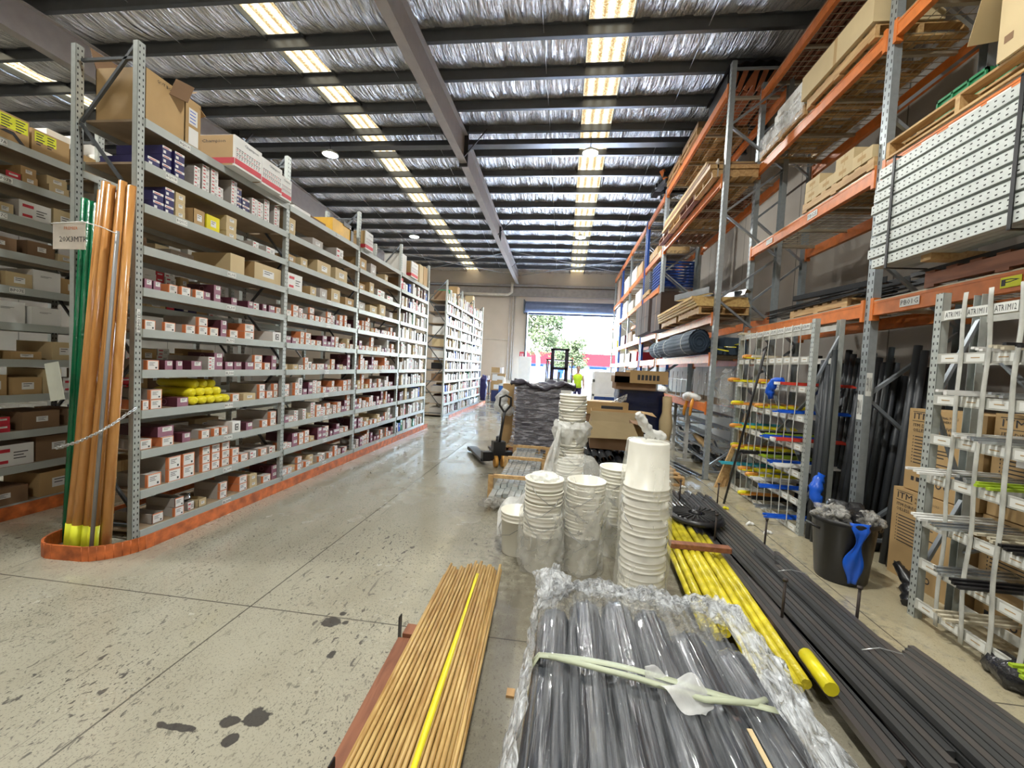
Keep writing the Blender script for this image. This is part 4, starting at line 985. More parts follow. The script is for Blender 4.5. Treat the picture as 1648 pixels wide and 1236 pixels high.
m_clear = film('clear_plastic', (.75,.78,.8), .22, .1, 1, 12, hot=.4)
def rag(name, label, cat, mt, pts, r, n=10):
    """crumpled piece: a lumpy tube"""
    mb = MB(); Q = [Vector(p) for p in pts]; P = []
    for a, b in zip(Q, Q[1:]):
        for k in range(4): P.append(a.lerp(b, k/4))
    P.append(Q[-1])
    mb.tube(P, [r*(.5+.5*math.sin(PI*(i+.5)/len(P)))*(1+.16*math.sin(i*1.9+r*50)) for i in range(len(P))], n)
    rr_ = random.Random(len(pts)*31+int(r*1000))
    mb.v = [(x+rr_.uniform(-.12, .12)*r, y+rr_.uniform(-.12, .12)*r, z+rr_.uniform(-.12, .12)*r) for x, y, z in mb.v]
    return tag(obj(name, mb, mt), label, cat)
rag('orange_tape', 'orange plastic strips hanging over the lowest beam of the long rack', 'tape', mat('orange_film', (.75,.32,.04), .3), [(2.24,7.75,1.28),(2.22,7.8,1.15),(2.2,7.85,1.0),(2.21,7.9,.9)], .03)
rag('orange_tape', 'second orange plastic strip hanging beside the first', 'tape', bpy.data.materials['orange_film'], [(2.24,7.5,1.26),(2.20,7.45,1.12),(2.20,7.5,.93)], .028)
rag('plastic_bag', 'crumpled white plastic over the lowest beam of the long rack', 'plastic', m_bag, [(2.3,7.4,1.25),(2.22,7.6,1.27),(2.22,7.85,1.23),(2.3,8.1,1.25)], .07)
rag('plastic_bag', 'crumpled clear plastic at the far end of the orange shelf', 'plastic', m_bag, [(2.35,9.8,1.25),(2.3,10.1,1.27),(2.35,10.4,1.24)], .08)
rag('plastic_bag', 'clear plastic bag hanging at the small rack corner', 'plastic', m_clear, [(2.44,6.6,1.75),(2.42,6.62,1.5),(2.42,6.62,1.25),(2.44,6.6,1.1)], .10)

# cantilever bar holders with aluminium lengths, on the floor inside the long rack
m_cant = mat('cantilever_white', (.50,.50,.48), .5)
for i, (x, y) in enumerate(((2.42, 9.3), (2.38, 8.25))):
    t = thing('bar_stand', 'white upright bar holder with upturned arms in the long rack, %s' % ('farther', 'nearer')[i], 'bar holder', (x, y, 0))
    obj('column', MB().box(-.03, .03, -.04, .04, 0, 1.05), m_cant, t)
    for k in range(5):
        z = .14+.20*k; obj('arm', MB().bar((0, 0, z), (-.16, 0, z+.035), .05, .03).bar((-.155, 0, z+.03), (-.175, 0, z+.10), .05, .02).bar((0, 0, z), (.45, 0, z), .04, .03), m_cant, t)
    obj('foot', MB().box(-.15, .5, -.05, .05, 0, .04), m_cant, t)
for k in range(5):
    for j in range(5):
        o = obj('aluminium_length', MB().box(0, .03, 0, 3.4-.2*((j*k) % 3), 0, .025), m_alu); o.location = (2.46+.06*j, 6.98+.06*((j*3+k) % 4), .175+.20*k-.002*j+.006)
        tag(o, 'long silver aluminium profile, %s from the aisle on the %s arm up' % (ORD[j], ORD[k]), 'metal length', 'aluminium profiles on the bar holders')
for i in range(5):
    o = obj('metal_length', MB().box(0, .035, 0, 2.3, 0, .03), [m_alu, m_galv, m_steel, m_alu, m_steel][i]); o.location = (1.98+.06*i, 6.75+.1*(i % 3), .02+.006*i); o.rotation_euler = (0, 0, .22)
    tag(o, 'metal length lying on the floor before the long rack, %s from the left' % ORD[i], 'metal length', 'loose metal lengths on the floor')
rr2 = random.Random(5)
mb = MB()
for i in range(26): 
    a = Vector((rr2.uniform(2.45, 3.1), rr2.uniform(6.95, 10.6), rr2.uniform(.02, .1))); b = a + Vector((rr2.uniform(-.3, .3), rr2.uniform(.4, 1.2), rr2.uniform(0, .5))); mb.bar(a, b, rr2.uniform(.02, .08), .02)
o = obj('offcuts', mb, m_steel); tag(o, 'tangle of dark metal offcuts on the floor under the long rack', 'scrap', kind='stuff')
rag('orange_tape', 'roll of brown wrapped strips on the floor behind the grey upright', 'wrap', m_kraft, [(2.45,7.2,.42),(2.5,7.6,.45),(2.5,8.0,.5),(2.6,8.5,.5)], .05)
for i in range(3):
    o = obj('timber_batten', MB().box(0, .06, 0, .04, 0, 1.35-.2*i), m_wood); o.location = (2.30+.09*i, 6.42+.05*i, .0); o.rotation_euler = (-.1, .36-.04*i, 0); tag(o, 'timber batten leaning against the small rack post, %s from the left' % ORD[i], 'batten', 'battens leaning by the small rack')

# ---- goods on the blue far rack
for i in range(9):
    t = thing('steel_cradle', 'blue steel frame stacked flat on the far rack, %s from the bottom' % ORD[i], 'steel frame', (2.30, 11.1, 3.84+i*.075), 0, 'blue steel frames stacked on the far rack')
    obj('rail', MB().box(0, .85, 0, .04, 0, .04).box(0, .85, .95, .99, 0, .04).box(0, .04, 0, .99, 0, .04).box(.81, .85, 0, .99, 0, .04), m_blue, t)
for i in range(8):
    o = obj('silver_panel', MB().box(0, .75, 0, .8, 0, .05), m_alu); o.location = (2.26, 12.2, 3.97+i*.065); tag(o, 'silver ribbed panel in the pile behind the blue frames, %s from the bottom' % ORD[i], 'panel', 'silver panels on the far rack')
pallet('pallet under the silver panels on the far rack', 2.24, 3.05, 12.15, 13.05, 3.83, m_wood, 'X', .12)
for i, (y, z, h, k, lb) in enumerate(((13.5, 4.74, .35, m_kraft, 'kraft carton on the fourth beam of the blue rack, nearest'), (14.6, 4.74, .45, m_white, 'white carton on the fourth beam of the blue rack'),
    (16.4, 4.74, .5, m_white, 'white load on the fourth beam beyond the second blue upright'), (18.7, 4.74, .95, m_kraftd, 'tall brown carton at the far end of the blue rack'),
    (13.5, 3.83, .4, m_white, 'white carton on the third beam of the blue rack'), (14.9, 3.83, .3, m_grey, 'grey carton on the third beam of the blue rack'), (16.4, 3.83, .5, m_white, 'white load on the third beam farther back'), (18.7, 3.83, .6, m_white, 'white wrapped load on the third beam at the far end'),
    (13.5, 2.68, .2, m_yellow, 'yellow flat pack on the second beam of the blue rack'), (14.8, 2.68, .35, m_kraftd, 'dark load on the second beam of the blue rack'), (16.5, 2.68, .35, m_maroon, 'maroon load on the second beam farther back'), (18.8, 2.68, .3, m_yellow, 'yellow load on the second beam at the far end'),
    (13.6, 1.98, .3, m_red, 'red load on the lowest beam of the blue rack'), (15.0, 1.98, .3, m_black, 'dark load on the lowest beam of the blue rack'), (16.5, 1.98, .35, m_white, 'white load on the lowest beam farther back'), (11.4, 2.68, .2, m_red, 'red crate next to the green one on the short rack'),
    (11.4, 4.74, .2, m_kraft, 'kraft timber load over the blue frames'))):
    t = thing('carton', lb, 'box', (2.26, y, z+.002)); obj('body', MB().box(0, .8, 0, 1.0, 0, h), k, t); obj('tape', MB().box(-.0015, 0, .48, .52, 0, h-.01), m_grey, t)

# ================================================================== PIGEONHOLE RACKS (right aisle side)
m_rail = mat('white_rail', (.47,.47,.43), .5, 0, .25, 8)
def pigeon(label, xf, y0, y1, zs, divs, depth=.285, ztop=2.27, tags=()):
    r = thing('pigeonhole_rack', label, 'bar rack', (xf, y0, 0)); L_ = y1-y0
    u = MB().box(0, .004, -.03, .03, 0, ztop).box(0, .05, -.03, -.026, 0, ztop).box(0, .05, .026, .03, 0, ztop); ume = u.mesh('upright', m_perf)
    for y in (0, L_):
        place('upright', ume, r, (0, y, 0)); q = place('upright', ume, r, (depth, y, 0)); q.rotation_euler = (0,0,PI)
        b = MB().bar((.03, y, .3), (depth-.03, y, .85), .03, .02).bar((depth-.03, y, .9), (.03, y, 1.5), .03, .02).bar((.03, y, 1.55), (depth-.03, y, 2.1), .03, .02); obj('brace', b, m_brace, r)
    for k, z in enumerate(zs):
        b = MB().box(-.002, .012, .03, L_-.03, z-.034, z+.034, 0).box(depth-.012, depth, .03, L_-.03, z-.03, z+.03, 0)
        n = len(divs)+1; e = [.03]+list(divs)+[L_-.03]
        if k < len(zs)-1:
            for i in range(n): a, c = e[i], e[i+1]; b.quad((-.003, c-(c-a)*.16, z-.024), YN, ZP, (c-a)*.68, .048, 1); b.quad((-.004, c-(c-a)*.34, z-.002), YN, ZP, (c-a)*.34, .006, 2)
        obj('rail', b, [m_rail, m_ply, m_kraft], r)
    obj('back_brace', MB().bar((depth, .05, .15), (depth, L_-.05, 1.9), .04, .015).bar((depth-.02, L_-.05, .5), (depth-.02, .05, 1.7), .04, .015), m_brace, r)
    for i, d in enumerate(divs):
        mb = MB()
        wd = .030 if y0 < 2 else .017
        def fn(u, v, d=d, i=i, wd=wd):
            z = .05+(ztop-.08)*v; return (-.012 + .004*math.sin(v*23+i), d - wd/2 + wd*u + (.2 if y0 < 2 else .35)*wd*math.sin(v*15+i*1.7)*(1 if i % 2 else .6), z)
        mb.grid(fn, 1, 44); q = obj('divider_strip', mb, m_rail, r)
        md = q.modifiers.new('thick', 'SOLIDIFY'); md.thickness = .003
    for tx, y in tags: plate('slot_label', tx, r, (-.006, y-y0, zs[-1]), '-X', .14, .06)
    return r
zsA = [.11, .40, .69, 1.0, 1.27, 1.54, 1.82, 2.11]
dA = [.20+.172*i for i in range(9)]
rA = pigeon('white and grey pigeonhole rack at the right edge with tagged slots', 2.54, 1.30, 3.24, zsA, [1.94-.21-.17*i for i in range(9)][::-1], tags=(('ATR1M10', 3.11), ('ATR1M11', 2.955), ('ATR1M12', 2.785), ('ATR1M13', 2.61)))
zsB = [.04, .33, .62, .91, 1.22, 1.53, 1.85, 2.20]
rB = pigeon('farther pigeonhole rack full of wrapped strips, next to leaning dark tubes', 2.54, 4.70, 6.52, zsB, [.2+.175*i for i in range(9)], tags=tuple(('ATR1M%d' % (9-i), 4.82+.175*i) for i in range(9)))
cols = {'y': m_yellow, 'b': m_bluep, 'g': mat('lime_strip', (.35,.5,.03), .4), 'r': mat('red_strip', (.6,.05,.03), .4), 'w': m_white, 'k': m_black, 'a': m_alu, 'o': mat('amber_film', (.7,.30,.06), .3), 't': mat('teal_strip', (.05,.4,.5), .4), 'c': mat('cream_strip', (.55,.50,.38), .5)}
CN = {'y': 'yellow-wrapped', 'b': 'blue', 'g': 'lime green', 'r': 'red and white', 'w': 'white', 'k': 'black', 'a': 'bare metal', 'o': 'amber-wrapped', 't': 'pale teal', 'c': 'cream'}
def strips(name, kd, x, y, z, lbl, n=4, w_=.09, out=.12, rz=0, ln=.8):
    """a little bundle lying in a slot with its ends poking into the aisle"""
    t = thing(name, '%s strip bundle %s' % (CN[kd], lbl), 'strip bundle', (x, y, z), rz, 'strip bundles in the pigeonhole racks')
    mb = MB(); q = random.Random(int(y*1000+z*77))
    for i in range(n): a = -w_/2+w_*i/max(1, n-1); d = q.uniform(0, .05); mb.box(-out+d, ln, a-.011, a+.011, .008*(i % 3), .008*(i % 3)+.016)
    obj('strips', mb, cols[kd], t)
    if kd in 'yo': obj('wrap', MB().tube([(-out-.01, 0, .02), (-out+.03, 0, .022), (-out+.14, 0, .022)], [.02, .032, .03], 9), cols['o' if kd == 'y' else 'y'], t)
    if kd == 'r': obj('wrap', MB().box(-out-.004, -out+.02, -w_/2, w_/2, 0, .03), cols['w'], t)
    return t
SB = [(6.35,7,'c'),(6.1,6,'y'),(5.75,6,'c'),(6.2,5,'y'),(5.7,5,'y'),(5.1,5,'b'),(4.95,5,'r'),(6.0,4,'o'),(5.75,4,'y'),(6.5,4,'c'),(5.05,4,'b'),(6.0,3,'y'),(5.5,3,'k'),(5.35,3,'g'),(4.95,3,'r'),(5.2,3,'b'),
      (6.45,3,'t'),(6.25,2,'o'),(6.1,2,'y'),(5.65,2,'k'),(5.45,2,'g'),(5.15,2,'b'),(4.95,2,'w'),(6.3,1,'t'),(6.0,1,'y'),(5.7,1,'y'),(5.5,1,'w'),(5.1,1,'b'),(6.1,0,'w'),(5.85,0,'o'),(5.3,0,'a'),(4.95,0,'b'),(5.6,0,'k')]
used = set()
for i, (y, k, kd) in enumerate(SB):
    j = max(0, min(9, int((y-4.72)/.175)))
    while (j, k) in used and j < 9: j += 1
    if (j, k) in used: continue
    used.add((j, k))
    strips('strip_bundle', kd, 2.54, 4.70+.113+.175*j if j < 9 else 6.38, zsB[k]+.04, 'in the farther rack, %s rail up, %s along' % (ORD[k], ORD[j]), out=.08+.05*(i % 4), rz=rnd.uniform(-.03, .03), ln=.6)
SA = [(3.0,6,'w'),(2.85,6,'c'),(2.6,6,'k'),(2.95,5,'w'),(2.75,5,'a'),(2.9,4,'w'),(2.75,4,'a'),(3.05,3,'w'),(2.95,3,'a'),(2.72,3,'g'),(3.1,2,'w'),(3.0,2,'a'),(2.85,2,'c'),(2.65,2,'k'),(2.98,1,'a'),(2.7,1,'k'),(2.5,1,'k'),(2.9,0,'c'),(2.5,0,'g')]
for i, (y, k, kd) in enumerate(SA):
    j = int((3.21-y)/.17)
    while ('A', j, k) in used: j += 1
    used.add(('A', j, k))
    strips('strip_bundle', kd, 2.54, 3.24-.12-.17*j, zsA[k]+.04, 'in the right-edge rack, %s rail, %s from its post' % (ORD[k], ORD[j]), out=.03+.05*(i % 4), n=3, w_=.07, rz=rnd.uniform(-.03, .03), ln=.38)
rag('blue_tape', 'blue plastic tape tied to the farther pigeonhole rack', 'tape', m_bluep, [(2.50,5.15,1.62),(2.46,5.25,1.60),(2.44,5.3,1.50),(2.46,5.3,1.40)], .05)
rag('blue_tape', 'blue plastic tape wrapped on a leaning tube above the black bin', 'tape', m_bluep, [(2.60,4.47,.70),(2.55,4.44,.64),(2.52,4.41,.52),(2.54,4.37,.40)], .055)
o = obj('prop_pole', MB().tube([(0,0,0),(.05,-.70,1.95)], .014, 8), m_black); o.location = (2.14, 5.62, 0); tag(o, 'thin black pole leaning on the farther pigeonhole rack', 'pole')

# ---- dark tubes standing in the rack bay
m_tubeb = mat('tube_black', (.022,.027,.03), .45); nt_ = 0
for row, (x0, lx, ya, yb) in enumerate(((2.61, .10, 4.46, 4.62), (2.99, .24, 4.07, 5.7), (3.065, .24, 4.10, 5.7), (3.14, .24, 4.08, 5.7))):
    y = ya; c = 0
    while y < yb:
        if not (row and 4.20 < y < 4.45):
            h = (1.95, 2.0, 1.9, 1.82)[row] - .05*((c*7+row) % 4); r_ = .027+.003*((c+row) % 3)
            o = obj('dark_tube', MB().tube([(0,0,0),(lx*.5,.07,h*.5),(lx,.15,h)], r_, 10), m_tubeb if (c+row) % 3 == 0 else m_pvc, None, (x0, y, 0)); nt_ += 1
            tag(o, 'dark plastic tube standing behind the black bin, %s, %s row' % ('%s from the right' % ORD[c] if c < 20 else 'last', ['front', 'second', 'third', 'rear'][row]), 'tube', 'dark tubes standing in the pallet rack')
        y += .078; c += 1

# ---- compressor cartons with printed faces
def itm(label, x, y0, z, w_, h, d):
    t = thing('carton', label, 'box', (x, y0, z), 0, 'printed compressor cartons')
    obj('body', MB().box(0, d, -w_, 0, 0, h), m_kraft, t)
    mb = MB(); letters(mb, 'ITM', (-.001, -.05, h-.085), YN, ZP, .05, 0, XN, width=.15); 
    mb.box(-.0005, -.0001, -.205, -.035, h-.105, h-.100).box(-.0005, -.0001, -.205, -.035, h-.028, h-.023)
    letters(mb, 'INDUSTRIAL TOOLS', (-.001, -.23, h-.06), YN, ZP, .018, 0, XN, width=.22); letters(mb, '& MACHINERY', (-.001, -.23, h-.09), YN, ZP, .018, 0, XN, width=.16)
    letters(mb, 'ITM DIRECT DRIVE', (-.001, -.05, h-.15), YN, ZP, .026, 0, XN, width=.36); letters(mb, 'OILLESS AIR COMPRESSOR', (-.001, -.05, h-.19), YN, ZP, .026, 0, XN, width=.46)
    for i in range(9):
        mb.quad((-.001, -.055, h-.235-i*.027), YN, ZP, .008, .010, 0)
        mb.quad((-.001, -.075, h-.235-i*.027), YN, ZP, [.26, .34, .22, .30, .36, .28, .2, .33, .25][i], .008, 0)
    mb.quad((-.001, -.07, .08), YN, ZP, .03, .035, 0); mb.quad((-.001, -.12, .08), YN, ZP, .07, .035, 0)
    for k in range(3):
        c = (-.001, -.26-.07*k, .095); n = 12
        vs = [(c[0], c[1]+q*math.cos(2*PI*i/n), c[2]+q*math.sin(2*PI*i/n)) for q in (.026, .016) for i in range(n)]
        mb.add(vs, [(i, (i+1) % n, n+(i+1) % n, n+i) for i in range(n)], 0)
    mb.v = [(x, y+.0 if abs(y) <= w_ else -w_, z) for x, y, z in mb.v]
    obj('print', mb, m_ink, t)
    if z > .5: obj('barcode_sticker', MB().box(-.002, 0, -.24, -.16, h-.34, h-.27), m_white, t)
    return t
itm('tall printed kraft carton on the floor behind the nearest pigeonhole rack, lower one', 2.93, 4.02, 0, .70, .75, .55)
itm('printed kraft carton stacked on the other compressor carton, upper one', 2.95, 3.95, .76, .66, .68, .5)
itm('printed compressor carton deeper behind the tagged pigeonhole rack, lower one', 2.97, 3.28, 0, .74, .76, .5)
itm('printed compressor carton deeper behind the tagged pigeonhole rack, upper one', 2.97, 3.26, .77, .74, .70, .5)

# ---- black rubbish bin
t = thing('rubbish_bin', 'black round plastic bin with blue tape hanging over its rim', 'bin', (2.39, 3.76, 0))
t.scale = (.88, .88, .95)
mb = MB().lathe([(.0,.0),(.195,.0),(.205,.02),(.25,.50),(.262,.505),(.268,.53),(.262,.54),(.245,.535),(.19,.03),(0,.03)], 32); obj('body', mb, m_black, t)
for s_ in (-1, 1): obj('handle', MB().tube([(.25*s_,.03,.44),(.30*s_,.05,.46),(.30*s_,-.05,.46),(.25*s_,-.07,.44)], .012, 6), m_black, t)
obj('rim', MB().lathe([(.262,.5),(.272,.51),(.272,.535),(.262,.545)], 32), m_black, t)
def blob(name, label, cat, mt, c, r, sq=(1,1,1), amp=.16, seed=1, n=18):
    q = random.Random(seed); ph = [q.uniform(0, 6) for _ in range(6)]; mb = MB()
    def fn(u, v):
        a, b = u*2*PI, v*PI
        k = 1 + amp*(math.sin(3*a+ph[0])*math.sin(2*b+ph[1]) + .6*math.sin(7*a+ph[2]+3*b) + .5*math.sin(5*b+ph[3]+2*a) + .35*math.sin(11*a+ph[4]-7*b))
        return (c[0]+r*k*sq[0]*math.sin(b)*math.cos(a), c[1]+r*k*sq[1]*math.sin(b)*math.sin(a), c[2]+r*k*sq[2]*math.cos(b))
    mb.grid(fn, n*2, n); return tag(obj(name, mb, mt), label, cat)
m_bagblk = mat('black_bin_bag', (.02,.02,.022), .18, 0, .2, 8, bump=.8, bscale=18)
blob('rubbish_bag', 'shiny black bag filling the rubbish bin', 'bag', m_bagblk, (2.44, 3.80, .50), .17, (1, 1, .6), .2, 4)
m_cplas = film('clear_crumple', (.50,.49,.46), .50, .12, 1, 16, hot=.6)
blob('plastic_wrap', 'crumpled clear plastic on top of the rubbish bin, left', 'plastic', m_cplas, (2.28, 3.73, .54), .11, (1.1, 1, .6), .25, 9)
blob('plastic_wrap', 'crumpled clear plastic on top of the rubbish bin, right', 'plastic', m_cplas, (2.52, 3.68, .52), .09, (1, 1, .7), .25, 12)
mb = MB()
def fn(u, v):
    z = .56 - .52*v; w_ = .075 + .035*math.cos(v*9.5) + .04*max(0, v-.6); rr_ = .268 - .062*(1-z/.53) + .012 if z < .53 else .26
    a = math.radians(-96) + (u-.5)*w_*1.35/.24 - .10*v + .04*math.sin(v*8); rr_ += .010*math.sin(u*9+v*7)
    return (rr_*math.cos(a), rr_*math.sin(a), z)
mb.grid(fn, 6, 18); t2 = obj('blue_tape', mb, m_bluep, None, (2.39, 3.76, 0)); t2.scale = (.885, .885, .95); t2.modifiers.new('th', 'SOLIDIFY').thickness = .003; tag(t2, 'twisted blue plastic strip hanging down the front of the bin', 'tape')
rag('black_strap', 'black plastic scrap on the floor between bin and pigeonhole rack', 'scrap', m_black, [(2.70,3.62,.22),(2.72,3.5,.12),(2.66,3.42,.05),(2.60,3.36,.03)], .05)
rag('dark_plastic', 'dark plastic and cable heap under the pigeonhole rack at the right edge', 'scrap', m_bagblk, [(2.60,2.75,.05),(2.56,2.6,.06),(2.6,2.45,.07),(2.62,2.3,.06)], .09)

# ================================================================== FLOOR STACKS ON THE RIGHT
for i, y in enumerate((2.85, 4.07, 5.27)):
    o = obj('bearer', MB().box(1.05, 1.95, y-.045, y+.045, 0, .055), m_wood); tag(o, 'timber bearer on the floor under the long bars, %s from the near end' % ORD[i], 'bearer', 'bearers under the long bars')
    for x, s in ((1.49, 'left'), (1.93, 'right')):
        o = obj('steel_pin', MB().tube([(x, y, .055), (x+.005, y, .33)], .009, 8).lathe([(0,.33),(.016,.33),(.016,.345),(0,.345)], 8, (x+.005, y, 0)), mat('rusty_pin', (.035,.025,.022), .6) if i == 0 and s == 'left' else bpy.data.materials['rusty_pin'])
        tag(o, 'rusty upright pin, %s side, on the %s bearer from the near end' % (s, ORD[i]), 'pin')
m_sect = mat('mill_steel', (.11,.112,.115), .33, .6, .35, 3, stretch=(1, .2, 1)); m_sect2 = mat('oiled_steel', (.17,.155,.15), .30, .65, .3, 3, stretch=(1, .2, 1))
nb = 0
for lay, (z, xs_, ya, yb) in enumerate(((.06, [1.52+.041*i for i in range(10)], 1.5, 5.75), (.10, [1.53+.041*i for i in range(9)], 1.7, 5.5), (.14, [1.70+.04*i for i in range(5)], 1.2, 3.75))):
    for i, x in enumerate(xs_):
        a = ya + .06*((i*5) % 4); b = yb - .09*((i*3) % 4)
        o = obj('steel_bar', MB().box(0, .034, 0, b-a, 0, .030), m_sect if (i+lay) % 3 else m_sect2); o.location = (x, a, z); nb += 1
        tag(o, 'long dark steel bar on the floor bearers, %s layer, %s from the left' % (['bottom', 'second', 'top'][lay], ORD[i]), 'steel bar', 'long dark steel bars on the floor')
for i in range(4):
    o = obj('steel_bar', MB().box(0, .034, 0, 3.2-.1*(i % 2), 0, .03), m_sect if i % 2 else m_sect2); o.location = (1.375+.038*i, 1.75+.05*(i % 3), .06); o.rotation_euler = (0, 0, -.030)
    tag(o, 'dark steel bar hard against the yellow-wrapped pipes, %s from the left' % ORD[i], 'steel bar', 'long dark steel bars on the floor')
for i in range(12):
    o = obj('steel_bar', MB().box(0, .036, 0, 1.9, 0, .02), m_sect2 if i % 2 else m_sect); o.location = (1.86+.045*i, .75+.04*((i*5) % 4), .10-.006*i); o.rotation_euler = (0, 0, .10)
    tag(o, 'flat dark steel bar in the pile at the bottom right corner, %s from the left' % ORD[i], 'steel bar', 'flat dark bars at the bottom right')
for y, lb in ((3.35, 'near'), (2.45, 'nearest')):
    o = obj('wire_tie', MB().tube([(1.70, y, .175), (1.80, y+.02, .185), (1.90, y, .178), (1.93, y-.01, .13)], .003, 5), m_rod); tag(o, 'thin wire tied across the long bars, %s one' % lb, 'wire')
o = obj('pale_batten', MB().box(1.925, 1.94, 2.2, 4.4, .06, .10), m_alu); tag(o, 'bright metal strip along the right side of the long bars', 'strip')
# yellow-wrapped pipes
m_ywrap = mat('yellow_wrap', (.62,.52,.03), .25, 0, .25, 9, bump=.5, bscale=25)
for i in range(13):
    lay = i//8; x = 1.045+.056*(i % 8)+.03*lay; z = .085+.048*lay
    o = obj('wrapped_pipe', MB().tube([(0,0,0),(.01,1.0,.002),(.0,2.3,0)], .027, 10), m_ywrap); o.location = (x - .125, (2.20 if i % 4 else 2.32)+.04*(i % 3) + (.32 if i % 8 < 3 else 0), z); o.scale = (1, .85 if i % 8 < 3 else 1, 1); o.location.x += .02 if i % 8 < 3 else 0; o.rotation_euler = (0, 0, -.062+rnd.uniform(-.006, .006))
    tag(o, 'yellow-wrapped pipe on the floor, %s layer, %s from the left' % (['bottom', 'top'][lay], ORD[i % 8]), 'pipe', 'yellow-wrapped pipes on the floor')
o = obj('timber_batten', MB().box(.98, 1.47, 3.62, 3.70, .16, .20), m_woodr); tag(o, 'red-brown timber batten laid across the yellow pipes', 'batten')
o = obj('yellow_roll', MB().tube([(0,0,0),(.02,.26,0)], .036, 10), m_yellow); o.location = (1.38, 2.16, .13); tag(o, 'short bright yellow wrapped roll on the dark bars', 'roll')
# black spoked lid
t = thing('bin_lid', 'round black ribbed plastic bin lid lying on the yellow pipes', 'lid', (1.42, 4.40, .185))
obj('disc', MB().lathe([(0,.05),(.05,.05),(.06,.03),(.20,.045),(.25,.035),(.27,.0),(.255,-.012),(0,-.012)], 40), m_black, t)
mb = MB()
for i in range(28): a = 2*PI*i/28; mb.bar((.08*math.cos(a), .08*math.sin(a), .045), (.235*math.cos(a), .235*math.sin(a), .05), .012, .014)
obj('ribs', mb, m_rubber, t); obj('knob', MB().lathe([(0,.075),(.045,.075),(.055,.05),(.055,.03)], 20), m_black, t)
mb = MB()
for i in range(9): mb.tube([(0,0,0),(-.15,.95,0)], .016, 8) if False else None
for i in range(9):
    o = obj('metal_rod', MB().tube([(0,0,0),(-.04,.85,0)], .014, 8), m_alu if i % 2 else m_sect); o.location = (1.27+.045*i, 4.75+.03*(i % 3), .085+.0*i); tag(o, 'short metal rod poking out behind the black lid, %s from the left' % ORD[i], 'rod', 'metal rods behind the black lid')
# litter on the floor
for i, (x, y, c, lb) in enumerate(((2.18, 4.62, m_white, 'white paper scrap nearest the pigeonhole rack'), (2.10, 4.85, m_white, 'small white scrap on the aisle floor'), (2.02, 5.35, m_yellow, 'crumpled yellow film scrap on the aisle floor'), (1.95, 5.75, m_bluep, 'blue film scrap on the aisle floor'), (1.75, 6.2, m_white, 'white scrap near the grey upright'), (1.3, 6.4, m_yellow, 'yellow scrap beside the bar pile'))):
    o = rag('litter', lb, 'litter', c, [(x, y, .012), (x+.05, y+.04, .018), (x+.09, y+.02, .012)], .02, 6)

# ================================================================== CENTRE FOREGROUND
# dowels
m_dow = wood('varnished_dowel', (.56,.38,.14), (.36,.20,.055), .4, (6, .8, 6), 6)
nd = 0; dx, dy = -.10, 1.55
for lay in range(3):
    n = (19, 18, 15)[lay]
    for i in range(n):
        off = rnd.uniform(-.10, .06) - (.06 if i < 5 else 0); x = -.735+.0205*i+.01*lay
        L_ = 2.35; a = MB().tube([(0,0,0),(.001,-L_/2,rnd.uniform(-.002,.002)),(0,-L_,0)], .0098, 8)
        o = obj('wooden_dowel', a, m_dow); o.location = (x + (.0 if lay < 2 else .02), 2.93+off, .155+.0175*lay); o.rotation_euler = (0, 0, .035+(9-i)*-.0009); nd += 1
        tag(o, 'honey-brown wooden dowel in the floor bundle, %s layer, %s from the left' % (['bottom', 'middle', 'top'][lay], ORD[i]), 'dowel', 'wooden dowels bundled on the floor')
mb = MB()
def fn(u, v): return (-.50+.05*v*0+ .022*(u-.5)*(1-.3*math.sin(v*9)) + .085*v, 2.75-2.0*v, .206+.002*math.sin(v*15))
mb.grid(fn, 1, 20); o = obj('yellow_ribbon', mb, m_yellow); o.modifiers.new('th', 'SOLIDIFY').thickness = .001; tag(o, 'flat yellow plastic ribbon running along the dowels', 'ribbon')
o = obj('timber_plank', MB().box(-.035, .035, -1.9, 0, 0, .10), m_woodr); o.location = (-.785, 2.17, .0); o.rotation_euler = (0, 0, .045); tag(o, 'red-brown plank under the left edge of the dowels', 'plank')
for i, y in enumerate((2.22, 1.35)):
    o = obj('bearer', MB().box(-.80+.03*i, -.36+.04*i, y-.045, y+.045, 0, .12), m_woodr); tag(o, 'timber bearer under the dowels, %s one' % ('far', 'near')[i], 'bearer')
    for s, lb in ((-.80+.04*i - (.035 if i == 0 else -.02), 'left'),):
        o = obj('steel_bracket', MB().box(s, s+.006, y-.02, y+.02, .0, .19).box(s, s+.05, y-.02, y+.02, 0, .006), m_black); tag(o, 'black steel bracket beside the dowel bundle, %s %s' % (('far', 'near')[i], lb), 'bracket')

